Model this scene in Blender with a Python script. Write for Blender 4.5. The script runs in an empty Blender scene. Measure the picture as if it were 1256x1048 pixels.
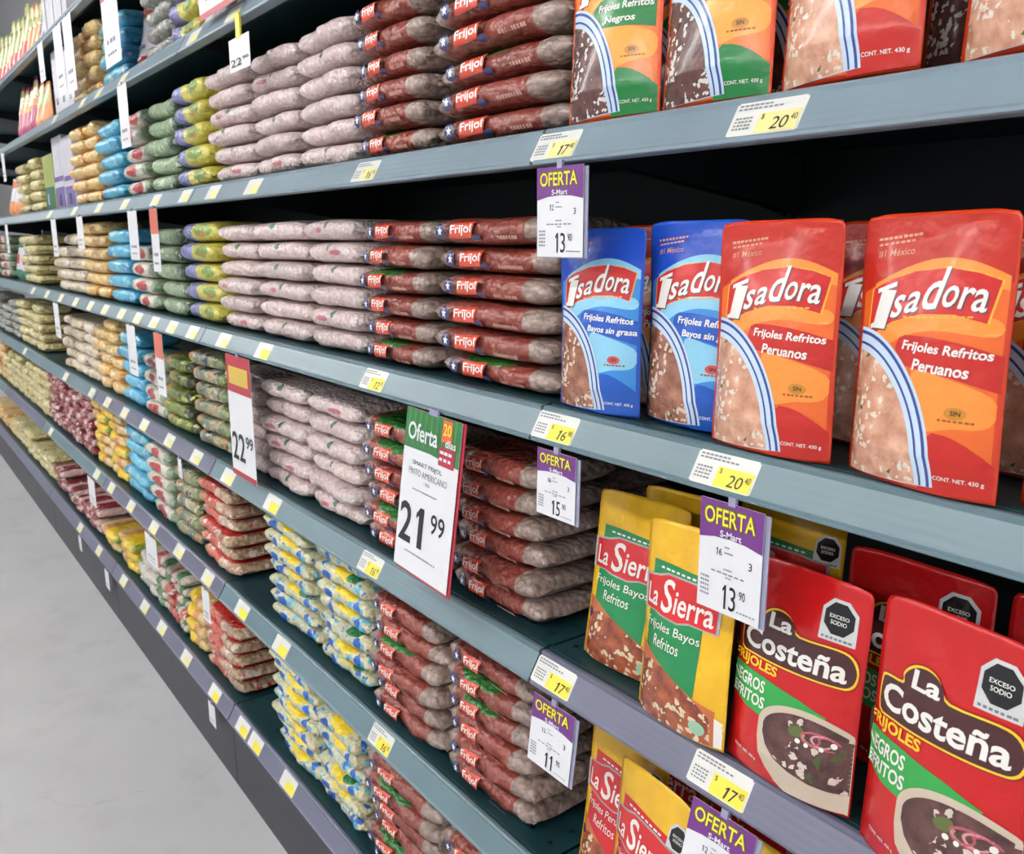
import bpy, bmesh, math, random
from mathutils import Vector, Matrix
from mathutils.geometry import tessellate_polygon
random.seed(7)
S = bpy.context.scene
COL = S.collection
# ------------------------------------------------------------------ camera
cam = bpy.data.objects.new('camera', bpy.data.cameras.new('camera'))
COL.objects.link(cam)
R_ = Vector((815/1356.0, 1442/1804.1, 0)).normalized()
B_ = Vector((1060/1356.0, -1060/1804.1, 227/1084.0)).normalized()
U_ = B_.cross(R_).normalized(); R_ = U_.cross(B_).normalized()
cam.matrix_world = Matrix(((R_.x, U_.x, B_.x, .763), (R_.y, U_.y, B_.y, -.601), (R_.z, U_.z, B_.z, 1.30), (0, 0, 0, 1)))
cam.data.sensor_width = 36; cam.data.lens = 1060/1256*36; cam.data.clip_start = .02
cam.data.dof.use_dof = True; cam.data.dof.focus_distance = .95; cam.data.dof.aperture_fstop = 16
S.camera = cam
# ------------------------------------------------------------------ world, lights, exposure
w = bpy.data.worlds.new('world'); S.world = w; w.use_nodes = True
w.node_tree.nodes['Background'].inputs[0].default_value = (.93, .96, 1, 1)
w.node_tree.nodes['Background'].inputs[1].default_value = .8
S.view_settings.view_transform = 'Standard'; S.view_settings.look = 'None'
S.view_settings.gamma = 1; S.view_settings.use_curve_mapping = False
S.view_settings.exposure = 0.1
LAMP_POWER = 27.0

def lin(c):
    r = []
    for v in c[:3]:
        v /= 255.0
        r.append(v/12.92 if v <= .04045 else ((v+.055)/1.055)**2.4)
    return (r[0], r[1], r[2], 1)

def camX(px, Y=0.0, py=None):
    """world X of the point of the photograph's column px on the vertical plane Y (rows matter little)."""
    k = (Y+.601)/.601
    # along a row of the shelf: X = .763 - k*(...)   (perspective inverse, the vanishing point lies at px -187)
    fy, fx = 1060.0, px-628.0
    yy = (py-524.0) if py is not None else 0.0
    d = R_*fx - U_*yy - B_*fy
    t = (Y+.601)/d.y
    return .763+t*d.x
def camZ(px, py, Y=0.0):
    d = R_*(px-628.0) - U_*(py-524.0) - B_*1060.0
    return 1.30+(Y+.601)/d.y*d.z

# ------------------------------------------------------------------ node helpers
class NT:
    def __init__(s, name):
        s.m = bpy.data.materials.new(name); s.m.use_nodes = True
        s.t = s.m.node_tree; s.b = s.t.nodes['Principled BSDF']
    def n(s, typ, **kw):
        nd = s.t.nodes.new(typ)
        for k, v in kw.items(): setattr(nd, k, v)
        return nd
    def put(s, sock, v):
        if isinstance(v, bpy.types.NodeSocket): s.t.links.new(v, sock)
        else: sock.default_value = v
    def math(s, op, a, b=0.0, c=None, clamp=False):
        nd = s.n('ShaderNodeMath', operation=op); nd.use_clamp = clamp
        s.put(nd.inputs[0], a); s.put(nd.inputs[1], b)
        if c is not None: s.put(nd.inputs[2], c)
        return nd.outputs[0]
    def mix(s, f, a, b, mode='MIX'):
        nd = s.n('ShaderNodeMix', data_type='RGBA', blend_type=mode)
        s.put(nd.inputs[0], f); s.put(nd.inputs[6], a); s.put(nd.inputs[7], b)
        return nd.outputs[2]
    def noise(s, vec, scale, detail=2, rough=.5):
        nd = s.n('ShaderNodeTexNoise'); s.put(nd.inputs['Vector'], vec)
        nd.inputs['Scale'].default_value = scale; nd.inputs['Detail'].default_value = detail
        nd.inputs['Roughness'].default_value = rough
        return nd.outputs['Fac']
    def obj(s): return s.n('ShaderNodeTexCoord').outputs['Object']
    def gen(s): return s.n('ShaderNodeTexCoord').outputs['Generated']
    def shift(s, vec, amt):   # add per-object random offset
        r = s.n('ShaderNodeObjectInfo').outputs['Random']
        nd = s.n('ShaderNodeVectorMath', operation='MULTIPLY_ADD')
        cb = s.n('ShaderNodeCombineXYZ'); 
        for i in range(3): s.put(cb.inputs[i], r)
        s.put(nd.inputs[0], cb.outputs[0]); nd.inputs[1].default_value = amt; s.put(nd.inputs[2], vec)
        return nd.outputs[0]
    def bump(s, h, strength, dist=.001):
        nd = s.n('ShaderNodeBump'); nd.inputs['Strength'].default_value = strength
        nd.inputs['Distance'].default_value = dist; s.put(nd.inputs['Height'], h)
        s.put(s.b.inputs['Normal'], nd.outputs[0])
    def bsdf(s, col=None, rough=.5, metal=0, spec=None, coat=None):
        if col is not None: s.put(s.b.inputs['Base Color'], col)
        s.put(s.b.inputs['Roughness'], rough); s.b.inputs['Metallic'].default_value = metal
        if spec is not None: s.b.inputs['Specular IOR Level'].default_value = spec
        if coat: s.b.inputs['Coat Weight'].default_value = coat; s.b.inputs['Coat Roughness'].default_value = .12
        return s.m

MC = {}
def plain(name, rgb, rough=.5, metal=0, var=.0):
    if name in MC: return MC[name]
    t = NT(name); c = lin(rgb)
    if var:
        f = t.noise(t.obj(), 25, 3)
        c = t.mix(t.math('MULTIPLY', f, var), c, tuple(x*.4 for x in c[:3])+(1,))
    MC[name] = t.bsdf(c, rough, metal); return MC[name]
def film(name, rgb, rgb2=None, sc=20, rough=.27, metal=0.0):
    """glossy printed plastic film with soft crinkles; every decal of a pouch shares the same relief"""
    if name in MC: return MC[name]
    t = NT(name); c = lin(rgb); o = t.obj()
    if rgb2: 
        f = t.math('MULTIPLY_ADD', t.noise(o, sc, 3), 3.0, -1.0, clamp=True); c = t.mix(f, c, lin(rgb2))
    h = t.noise(t.shift(o, (3, 3, 3)), 26, 3, .45)
    h2 = t.noise(t.shift(o, (5, 2, 3)), 90, 2)
    t.bump(t.math('MULTIPLY_ADD', h2, .14, h), .7, .006)
    MC[name] = t.bsdf(c, rough, metal, spec=.4, coat=.3); return MC[name]
def food(name, base, dark, crumb, cs=170, amount=.5, herb=None):
    """printed photograph of mashed beans with crumbled cheese"""
    if name in MC: return MC[name]
    t = NT(name); o = t.obj()
    n1 = t.noise(o, 60, 4, .6)
    c = t.mix(t.math('MULTIPLY_ADD', n1, 3.2, -1.1, clamp=True), lin(dark), lin(base))
    wn = t.n('ShaderNodeTexNoise'); t.put(wn.inputs['Vector'], o); wn.inputs['Scale'].default_value = 150; wn.inputs['Detail'].default_value = 2
    wv = t.n('ShaderNodeVectorMath', operation='MULTIPLY_ADD'); t.put(wv.inputs[0], wn.outputs['Color']); wv.inputs[1].default_value = (.010, .010, .010); t.put(wv.inputs[2], o)
    v = t.n('ShaderNodeTexVoronoi'); t.put(v.inputs['Vector'], wv.outputs[0]); v.inputs['Scale'].default_value = cs; v.inputs['Randomness'].default_value = 1
    k = t.math('LESS_THAN', v.outputs['Distance'], .50)
    sp = t.n('ShaderNodeSeparateColor'); t.put(sp.inputs[0], v.outputs['Color'])
    k = t.math('MULTIPLY', k, t.math('GREATER_THAN', sp.outputs[0], 1-amount))
    k = t.math('MULTIPLY', k, t.math('GREATER_THAN', t.noise(o, 24, 2), .44))
    cd = t.mix(t.noise(o, 300, 2), lin(crumb), lin([v_*.8 for v_ in crumb]))
    c = t.mix(k, c, cd)
    if herb:
        k = t.math('MULTIPLY', t.math('GREATER_THAN', sp.outputs[1], .9), t.math('GREATER_THAN', t.noise(o, 17, 1), .53))
        c = t.mix(k, c, lin(herb))
    h = t.noise(t.shift(o, (3, 3, 3)), 26, 3, .45); h2 = t.noise(t.shift(o, (5, 2, 3)), 90, 2)
    t.bump(t.math('MULTIPLY_ADD', h2, .14, h), .7, .006)
    MC[name] = t.bsdf(c, .27, spec=.4, coat=.3); return MC[name]

def bagmat(name, beans, beans2, bands, blotch=(), spots=(), scale=105, rough=.29, bumps=.9, var=.22):
    """clear film bag of pulses: beans seen through the film, printed bands over them along the bag's length.
    bands: (start 0..1, rgb, opacity); blotch: (rgb, scale, threshold); spots: (rgb, cx, cz, rx, rz, chance)"""
    t = NT(name); o = t.shift(t.obj(), (7, 5, 3)); g = t.gen()
    v = t.n('ShaderNodeTexVoronoi'); t.put(v.inputs['Vector'], o); v.inputs['Scale'].default_value = scale
    sp = t.n('ShaderNodeSeparateColor'); t.put(sp.inputs[0], v.outputs['Color'])
    c = t.mix(sp.outputs[0], lin(beans), lin(beans2))
    edge = t.math('MULTIPLY_ADD', v.outputs['Distance'], 2.6, -1.0, clamp=True)
    c = t.mix(t.math('MULTIPLY', edge, .6), c, tuple(x*.3 for x in lin(beans)[:3])+(1,))
    sx = t.n('ShaderNodeSeparateXYZ'); t.put(sx.inputs[0], g)
    n = t.noise(o, 30, 2)
    x = t.math('MULTIPLY_ADD', n, .07, t.math('SUBTRACT', sx.outputs[0], .035))
    rmp = t.n('ShaderNodeValToRGB'); rmp.color_ramp.interpolation = 'CONSTANT'; t.put(rmp.inputs[0], x)
    el = rmp.color_ramp.elements
    while len(el) > 1: el.remove(el[-1])
    for i, (p, rgb, a) in enumerate(bands):
        e = el[0] if i == 0 else el.new(p)
        e.position = p; q = lin(rgb); e.color = (q[0], q[1], q[2], a)
    c = t.mix(rmp.outputs['Alpha'], c, rmp.outputs['Color'])
    for rgb, sc, th in blotch:
        f = t.math('GREATER_THAN', t.noise(t.shift(t.obj(), (sc, 3, sc*.3)), sc, 1.5), th)
        c = t.mix(f, c, lin(rgb))
    rnd = t.n('ShaderNodeObjectInfo').outputs['Random']
    for rgb, cx_, cz, rx, rz, ch in spots:
        a = t.math('DIVIDE', t.math('SUBTRACT', x, cx_), rx)
        b = t.math('DIVIDE', t.math('SUBTRACT', sx.outputs[2], cz), rz)
        q = t.math('ADD', t.math('MULTIPLY', a, a), t.math('MULTIPLY', b, b))
        f = t.math('LESS_THAN', q, 1)
        if ch < 1:
            fr = t.math('FRACT', t.math('MULTIPLY', rnd, 37.7+cx_*91)); f = t.math('MULTIPLY', f, t.math('LESS_THAN', fr, ch))
        c = t.mix(f, c, lin(rgb))
    # film haze and per-bag variation
    dk = t.math('MULTIPLY_ADD', t.math('FRACT', t.math('MULTIPLY', rnd, 17.3)), -var, 1.0)
    hs = t.n('ShaderNodeHueSaturation'); t.put(hs.inputs['Color'], c); t.put(hs.inputs['Value'], dk)
    h = t.math('MULTIPLY_ADD', t.noise(o, 45, 3), 1.6, t.math('MULTIPLY', t.math('SUBTRACT', 1.0, v.outputs['Distance']), .9))
    t.bump(h, bumps, .0035)
    return t.bsdf(hs.outputs[0], rough, spec=.5, coat=.15)

# ------------------------------------------------------------------ mesh helpers
def link(o, parent=None):
    COL.objects.link(o)
    if parent: o.parent = parent
    return o
def mesh_obj(name, verts, faces, mat, parent=None, smooth=False):
    me = bpy.data.meshes.new(name); me.from_pydata(verts, [], faces); me.materials.append(mat)
    if smooth: me.shade_smooth()
    me.update()
    return link(bpy.data.objects.new(name, me), parent)
def tag(o, label=None, cat=None, group=None, kind=None):
    if label:
        assert 4 <= len(label.split()) <= 16, label
        o['label'] = label
    if cat: o['category'] = cat
    if group: o['group'] = group
    if kind: o['kind'] = kind
    return o
def empty(name, loc=(0, 0, 0)):
    o = bpy.data.objects.new(name, None); o.location = loc; o.empty_display_size = .05
    return link(o)
def copy_tree(o, parent=None):
    c = o.copy(); COL.objects.link(c); c.parent = parent
    for ch in o.children: copy_tree(ch, c)
    return c
def box_data(x0, x1, y0, y1, z0, z1):
    v = [(x, y, z) for x in (x0, x1) for y in (y0, y1) for z in (z0, z1)]
    f = [(0, 1, 3, 2), (4, 6, 7, 5), (0, 4, 5, 1), (2, 3, 7, 6), (0, 2, 6, 4), (1, 5, 7, 3)]
    return v, f
class MB:
    def __init__(s): s.v = []; s.f = []
    def add(s, v, f):
        k = len(s.v); s.v += [tuple(p) for p in v]; s.f += [tuple(i+k for i in q) for q in f]; return s
    def box(s, *a): return s.add(*box_data(*a))
    def build(s, name, mat, parent=None, smooth=False): return mesh_obj(name, s.v, s.f, mat, parent, smooth)
def prism_x(profile, x0, x1):
    """extrude a closed (y,z) profile along X"""
    n = len(profile)
    v = [(x0, y, z) for y, z in profile]+[(x1, y, z) for y, z in profile]
    f = [(i, (i+1) % n, n+(i+1) % n, n+i) for i in range(n)]
    f += [tuple(range(n))[::-1], tuple(range(n, 2*n))]
    return v, f

# ------------------------------------------------------------------ flat print: text and shapes mapped on a surface
GL = {}
def glyph(text, bold=0.0):
    k = (text, bold)
    if k in GL: return GL[k]
    cu = bpy.data.curves.new('t', 'FONT'); cu.body = text; cu.offset = bold; cu.resolution_u = 3
    ob = bpy.data.objects.new('t', cu); COL.objects.link(ob)
    dg = bpy.context.evaluated_depsgraph_get()
    me = bpy.data.meshes.new_from_object(ob.evaluated_get(dg))
    vs = [(v.co.x, v.co.y) for v in me.vertices]; fs = [tuple(p.vertices) for p in me.polygons]
    bpy.data.objects.remove(ob); bpy.data.curves.remove(cu); bpy.data.meshes.remove(me)
    x0 = min(p[0] for p in vs); x1 = max(p[0] for p in vs); y0 = min(p[1] for p in vs); y1 = max(p[1] for p in vs)
    GL[k] = ([((x-x0)/(x1-x0), (y-y0)/(y1-y0)) for x, y in vs], fs); return GL[k]

class Art:
    """collects flat print in metres (a across, b up from the lower left corner) and lays it on a surface"""
    def __init__(s, W, H, surf=None): s.W = W; s.H = H; s.surf = surf; s.parts = {}; s.order = []; s.cnt = 0
    def _add(s, part, mat, v, f, lay):
        k = (part, mat.name)
        if k not in s.parts: s.parts[k] = (MB(), mat)
        s.parts[k][0].add([(x*s.W, y*s.H, lay) for x, y in v], f)
    def poly(s, part, mat, pts, lay=1):
        tris = tessellate_polygon([[Vector((p[0], p[1], 0)) for p in pts]])
        s._add(part, mat, pts, [tuple(t) for t in tris], lay)
    def ring(s, part, mat, outer, inner, lay=1):
        n = len(outer); s._add(part, mat, list(outer)+list(inner), [(i, i+1, n+i+1, n+i) for i in range(n-1)], lay)
    def text(s, part, mat, txt, x0, y0, x1, y1, rise=0.0, shear=0.0, bold=.0, lay=3, arc=0.0):
        """text filling the box x0..x1, y0..y1; rise = how far the right end climbs, arc = middle climbs"""
        vs, fs = glyph(txt, bold)
        out = []
        for u, v in vs:
            x = x0+(x1-x0)*u + shear*v*(y1-y0)*s.H/s.W
            y = y0+(y1-y0)*v + rise*u + arc*4*u*(1-u)
            out.append((x, y))
        s._add(part, mat, out, fs, lay)
    def bars(s, part, mat, x0, x1, y, h, n=6, rise=0.0, lay=3, rnd=None):
        r = rnd or random
        cur = x0; step = (x1-x0)/n
        for i in range(n):
            a = x0+i*step; b = a+step*r.uniform(.6, .85)
            ra = rise*(a-x0)/(x1-x0); rb = rise*(b-x0)/(x1-x0)
            s._add(part, mat, [(a, y+ra), (b, y+rb), (b, y+h+rb), (a, y+h+ra)], [(0, 1, 2, 3)], lay)
    def build(s, parent, maxlen=.006, step=.00022, base=.00025):
        objs = []
        for (part, _), (mb, mat) in s.parts.items():
            if s.surf:
                bm = bmesh.new(); vs = [bm.verts.new(p) for p in mb.v]
                for q in mb.f:
                    try: bm.faces.new([vs[i] for i in q])
                    except ValueError: pass
                for _k in range(6):
                    es = [e for e in bm.edges if e.calc_length() > maxlen]
                    if not es: break
                    bmesh.ops.subdivide_edges(bm, edges=es, cuts=1)
                    bmesh.ops.triangulate(bm, faces=[q for q in bm.faces if len(q.verts) > 3])
                for v in bm.verts:
                    x, y, l = v.co
                    p = s.surf(x/s.W, y/s.H); v.co = (p[0], p[1]-base-step*l, p[2])
            else:
                bm = bmesh.new(); vs = [bm.verts.new((p[0]-s.W/2, -base-step*p[2], p[1])) for p in mb.v]
                for q in mb.f:
                    try: bm.faces.new([vs[i] for i in q])
                    except ValueError: pass
            bmesh.ops.recalc_face_normals(bm, faces=bm.faces)
            fl = [q for q in bm.faces if q.normal.y > 0]
            if fl: bmesh.ops.reverse_faces(bm, faces=fl)
            me = bpy.data.meshes.new(part); bm.to_mesh(me); bm.free(); me.materials.append(mat)
            if s.surf: me.shade_smooth()
            objs.append(link(bpy.data.objects.new(part, me), parent))
        return objs
def ellipse(cx, cy, rx, ry, a0=0, a1=360, n=36, clip=None):
    pts = []
    for i in range(n+1):
        a = math.radians(a0+(a1-a0)*i/n); x = cx+rx*math.cos(a); y = cy+ry*math.sin(a)
        if clip: x = min(max(x, clip[0]), clip[1]); y = min(max(y, clip[2]), clip[3])
        pts.append((x, y))
    if abs(a1-a0) >= 360: pts.pop()
    return pts

def soft(pts, k=4):
    """closed outline rounded by a Catmull-Rom curve"""
    n = len(pts); out = []
    for i in range(n):
        p0, p1, p2, p3 = pts[i-1], pts[i], pts[(i+1) % n], pts[(i+2) % n]
        for j in range(k):
            t = j/k
            out.append(tuple(.5*(2*p1[c]+(p2[c]-p0[c])*t+(2*p0[c]-5*p1[c]+4*p2[c]-p3[c])*t*t+(3*p1[c]-p0[c]-3*p2[c]+p3[c])*t**3) for c in (0, 1)))
    return out
def number(A, part, mat, txt, x0, y0, x1, y1, bold=.0, lay=1, shear=0.0):
    """figures in equal cells; the 1 gets its flag"""
    n = len(txt); cw = (x1-x0)/n
    for i, ch in enumerate(txt):
        a = x0+i*cw; h = y1-y0; sh = shear*h
        if ch == '1':
            t = cw*(.26+bold*4); c = a+cw*.52
            A.poly(part, mat, [(c-t/2, y0), (c+t/2, y0), (c+t/2+sh, y1), (c-t*.3+sh, y1), (c-cw*.36+sh*.8, y1-h*.17), (c-cw*.36+sh*.7, y1-h*.30), (c-t/2+sh*.8, y1-h*.20)], lay)
        else: A.text(part, mat, ch, a+cw*.06, y0, a+cw*.94, y1, bold=bold, lay=lay, shear=shear)
# ------------------------------------------------------------------ the setting
def floor_mat():
    t = NT('polished_concrete'); o = t.obj()
    n = t.noise(o, 1.3, 5, .55); n2 = t.noise(o, 9, 4, .6)
    c = t.mix(t.math('MULTIPLY_ADD', n, 2.2, -.7, clamp=True), lin((196, 196, 198)), lin((212, 212, 213)))
    c = t.mix(t.math('MULTIPLY', t.math('MULTIPLY_ADD', n2, 5, -2.6, clamp=True), .16), c, lin((150, 149, 150)))
    v = t.n('ShaderNodeTexVoronoi', feature='DISTANCE_TO_EDGE'); v.inputs['Scale'].default_value = 1.1
    nd = t.n('ShaderNodeVectorMath', operation='MULTIPLY_ADD'); cb = t.n('ShaderNodeCombineXYZ')
    t.put(cb.inputs[0], t.noise(o, 3, 4)); t.put(cb.inputs[1], t.noise(o, 4, 4)); t.put(nd.inputs[0], cb.outputs[0]); nd.inputs[1].default_value = (.5, .5, 0); t.put(nd.inputs[2], o)
    t.put(v.inputs['Vector'], nd.outputs[0])
    k = t.math('LESS_THAN', v.outputs['Distance'], .0016)
    k = t.math('MULTIPLY', k, t.math('GREATER_THAN', t.noise(o, 1.7, 1), .52))
    c = t.mix(t.math('MULTIPLY', k, .22), c, lin((130, 127, 125)))
    t.bump(n2, .05, .002)
    return t.bsdf(c, t.math('MULTIPLY_ADD', n2, .2, .38), spec=.4)
fm = floor_mat()
fl = MB().box(-14, 6, -9, 1.2, -.085, -.035).build('floor', fm); tag(fl, kind='structure')
ce = MB().box(-14, 6, -9, 1.2, 4.2, 4.25).build('ceiling', plain('ceiling_paint', (190, 190, 190), .8)); tag(ce, kind='structure')
wf = MB().box(-14.1, -14, -9, 1.2, 0, 4.2).build('wall_far', plain('wall_paint', (176, 177, 178), .8)); tag(wf, kind='structure')
wl = MB().box(-14, 6, 1.2, 1.3, 0, 4.2).build('wall_back', plain('wall_paint', (176, 177, 178), .8)); tag(wl, kind='structure')

# ceiling strip lights (they give the light of the place)
tube = NT('lamp_tube'); tube.b.inputs['Emission Color'].default_value = (1, .985, .96, 1)
tube.b.inputs['Emission Strength'].default_value = LAMP_POWER; tube = tube.bsdf((.9, .9, .9, 1), .5)
steel = plain('white_enamel', (225, 225, 225), .4)
def lamp():
    r = empty('strip_light'); 
    MB().box(-1.2, 1.2, -.13, .13, .05, .09).build('lamp_housing', steel, r)
    for y in (-.065, .065):
        mb = MB(); n = 10
        v = [(x, y+.022*math.cos(a*2*math.pi/n), .02+.022*math.sin(a*2*math.pi/n)) for x in (-1.17, 1.17) for a in range(n)]
        f = [(i, (i+1) % n, n+(i+1) % n, n+i) for i in range(n)]+[tuple(range(n)), tuple(range(n, 2*n))]
        mb.add(v, f).build('lamp_tube', tube, r)
    mb = MB(); mb.box(-.9, -.89, -.005, .005, .09, 1.2); mb.box(.89, .9, -.005, .005, .09, 1.2); mb.build('hanger', steel, r)
    return r
L0 = lamp()
for j, y in enumerate((-1.9, -4.6)):
    for i in range(6):
        o = L0 if (i == 0 and j == 0) else copy_tree(L0)
        o.location = (2.6-2.5*i, y, 3.0)
        tag(o, '%s white twin tube strip light hanging over the %s' % (['first', 'second', 'third', 'fourth', 'fifth', 'sixth'][i], ['aisle beside the shelves', 'far side of the aisle']
            [j]), 'light', 'ceiling strip lights')

# ------------------------------------------------------------------ gondola shelving
PITCH = .305
RAILZ = {0: 1.95, 1: 1.685, 2: 1.38, 3: 1.0765, 4: .771, 5: .465, 6: .145}
SURF = {k: v+.039 for k, v in RAILZ.items()}
BAY = 1.2
SHELFNAME = {0: 'top shelf', 1: 'sixth shelf up', 2: 'fifth shelf up', 3: 'fourth shelf up', 4: 'third shelf up', 5: 'second shelf up', 6: 'bottom shelf'}
def metal_teal():
    t = NT('teal_enamel'); o = t.obj()
    c = t.mix(t.math('MULTIPLY_ADD', t.noise(o, 14, 4), 1.5, -.4, clamp=True), lin((20, 52, 58)), lin((31, 68, 74)))
    # rows of small punched holes
    sc = t.n('ShaderNodeVectorMath', operation='MULTIPLY'); t.put(sc.inputs[0], o); sc.inputs[1].default_value = (26, 26, 0)
    fr = t.n('ShaderNodeVectorMath', operation='FRACTION'); t.put(fr.inputs[0], sc.outputs[0])
    sb = t.n('ShaderNodeVectorMath', operation='SUBTRACT'); t.put(sb.inputs[0], fr.outputs[0]); sb.inputs[1].default_value = (.5, .5, 0)
    ln = t.n('ShaderNodeVectorMath', operation='LENGTH'); t.put(ln.inputs[0], sb.outputs[0])
    sx = t.n('ShaderNodeSeparateXYZ'); t.put(sx.inputs[0], o)
    k = t.math('MULTIPLY', t.math('LESS_THAN', ln.outputs['Value'], .1), t.math('GREATER_THAN', sx.outputs[1], .045))
    c = t.mix(k, c, lin((4, 9, 10)))
    return t.bsdf(c, .38, spec=.5)
teal = metal_teal()
dark = plain('dark_steel', (18, 28, 32), .5)
def railmat(name, rgb):
    t = NT(name); o = t.obj(); sx = t.n('ShaderNodeSeparateXYZ'); t.put(sx.inputs[0], o)
    c = t.mix(t.math('MULTIPLY_ADD', t.noise(o, 8, 4), 1.6, -.5, clamp=True), lin(rgb), lin([v*.88 for v in rgb]))
    rg = t.math('MULTIPLY_ADD', t.math('SINE', t.math('MULTIPLY', sx.outputs[2], 900)), .5, .5)
    t.bump(rg, .12, .0006)
    return t.bsdf(c, .34, spec=.55)
rail_blue = railmat('rail_blue_grey', (128, 147, 158)); rail_teal = railmat('rail_teal_grey', (104, 129, 138)); rail_purple = railmat('rail_purple_grey', (106, 108, 130))
PROFILE = [(.0000, .0000), (-.0020, .0012), (-.0022, .0040), (.0004, .0062), (.0165, .0335), (.0158, .0372), (.0185, .0392), (.0235, .0392), (.0235, .0365), (.0205, .0330), (.0060, .0070), (.0200, .0020), (.0200, .0)]
FACE_ANG = math.atan2(.0161, .0273)      # how far the rail face leans back
def make_shelf(level, bay):
    r = empty('shelf', (-BAY*bay, 0, RAILZ[level]))
    x0, x1 = .0025, BAY-.0025
    mb = MB().add(*prism_x(PROFILE, x0, x1))
    m = rail_blue if level <= 2 else rail_teal
    if level >= 4 and (bay == 0 or (level >= 5 and bay % 2 == 0) or (level == 6)) or (level == 4 and bay == 2): m = rail_purple
    mb.build('price_rail', m, r)
    b = MB()
    b.box(x0, x1, .0235, .455, .0365, .0390)          # deck
    b.box(x0, x1, .0235, .027, .002, .0370)           # front lip behind the rail
    b.box(x0, x1, .028, .036, .0390, .0405)           # pressed bead along the front edge
    b.build('shelf_board', teal, r)
    for s in (x0+.006, x1-.009):
        prof = [(.03, .0365), (.465, .0365), (.465, -.045), (.40, -.03), (.03, .018)]
        v, f = prism_x(prof, s, s+.003); MB().add(v, f).build('bracket', dark, r)
    nm = ['nearest', 'second', 'third', 'fourth', 'fifth', 'sixth', 'seventh'][bay]
    tag(r, 'teal metal board with grey price rail, %s, %s bay from the camera' % (SHELFNAME[level], nm), 'shelf', 'gondola shelves')
    return r
NB = 6
for bay in range(NB):
    bx = -BAY*bay
    r = empty('shelving_frame', (bx, 0, 0))
    MB().box(.002, BAY-.002, .470, .478, .10, 2.25).build('back_panel', dark, r)
    for s in (0, 1):
        if s == 1 and bay > 0: continue
        xx = BAY if s else 0
        mb = MB().box(xx-.015 if s else -.0, xx if s else .015, .478, .54, -.035, 2.28); mb.build('upright_post', teal, r)
    mb = MB(); mb.box(.002, BAY-.002, .012, .020, -.035, .1449); mb.build('kick_plate', plain('kick_grey', (50, 52, 60), .45, var=.5), r)
    MB().box(.01, BAY-.01, .03, .47, -.035, .02).build('base_foot', dark, r)
    nm = ['nearest', 'second', 'third', 'fourth', 'fifth', 'sixth'][bay]
    tag(r, 'dark steel frame with back panel and kick plate, %s bay from the camera' % nm, 'shelving', 'shelving frames')
    for lv in range(7): make_shelf(lv, bay)

# ------------------------------------------------------------------ bags of pulses
def bag_mesh(name, L, D, T, mat, seed, lump=.0012, fin=.005, seg=22, ring=18, pinch=.5):
    """pillow bag: pressed flat, sides rounded, ends gathered into a crimped fin"""
    r = random.Random(seed); v = []; f = []
    ph = [r.uniform(0, 6.28) for _ in range(8)]
    us = [-1+2*i/seg for i in range(seg+1)]
    us = [math.copysign(1-(1-abs(u))**1.35, u) for u in us]
    for u in us:
        a = abs(u)
        th = T/2*max(.0, 1-a**7)**.5; dd = D/2*(1-.10*a**8)
        for k in range(ring):
            q = 2*math.pi*k/ring; c, s_ = math.cos(q), math.sin(q)
            y = dd*math.copysign(abs(c)**.5, c); z = max(th, .0007)*math.copysign(abs(s_)**.62, s_)
            w_ = lump*(math.sin(u*9+ph[0]+2*c)+math.sin(u*17+ph[1]-3*s_)*.7+math.sin(u*5+ph[2]+4*q)*.6)*(1-a**6)
            y += w_*c*1.6+ .004*math.sin(u*3.2+ph[3])*(1-a*.3)*(1 if c < 0 else -1)*abs(c)
            z += -abs(w_)*.5*s_+ .0008*math.sin(u*4+ph[4])
            v.append((u*(L/2-fin), y, z+T/2))
    n = len(us)
    # crimped fins
    for sgn in (-1, 1):
        for k in range(ring):
            q = 2*math.pi*k/ring; c = math.cos(q); s_ = math.sin(q)
            v.append((sgn*L/2*(1-.01*abs(math.sin(3*c+ph[5]))), D/2*.9*math.copysign(abs(c)**.55, c), T/2+.0006*s_+.0025*math.sin(c*5+ph[6])-.002))
    for i in range(n-1):
        for k in range(ring):
            f.append((i*ring+k, i*ring+(k+1) % ring, (i+1)*ring+(k+1) % ring, (i+1)*ring+k))
    a0 = n*ring; a1 = a0+ring
    for k in range(ring):
        f.append((a0+k, a0+(k+1) % ring, (k+1) % ring, k))
        f.append(((n-1)*ring+k, (n-1)*ring+(k+1) % ring, a1+(k+1) % ring, a1+k))
    f.append(tuple(range(a0, a0+ring))[::-1]); f.append(tuple(range(a1, a1+ring)))
    me = bpy.data.meshes.new(name); me.from_pydata(v, [], [q[::-1] for q in f]); me.materials.append(mat); me.shade_smooth(); me.update()
    return me
RED_T = (140, 62, 50)
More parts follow.
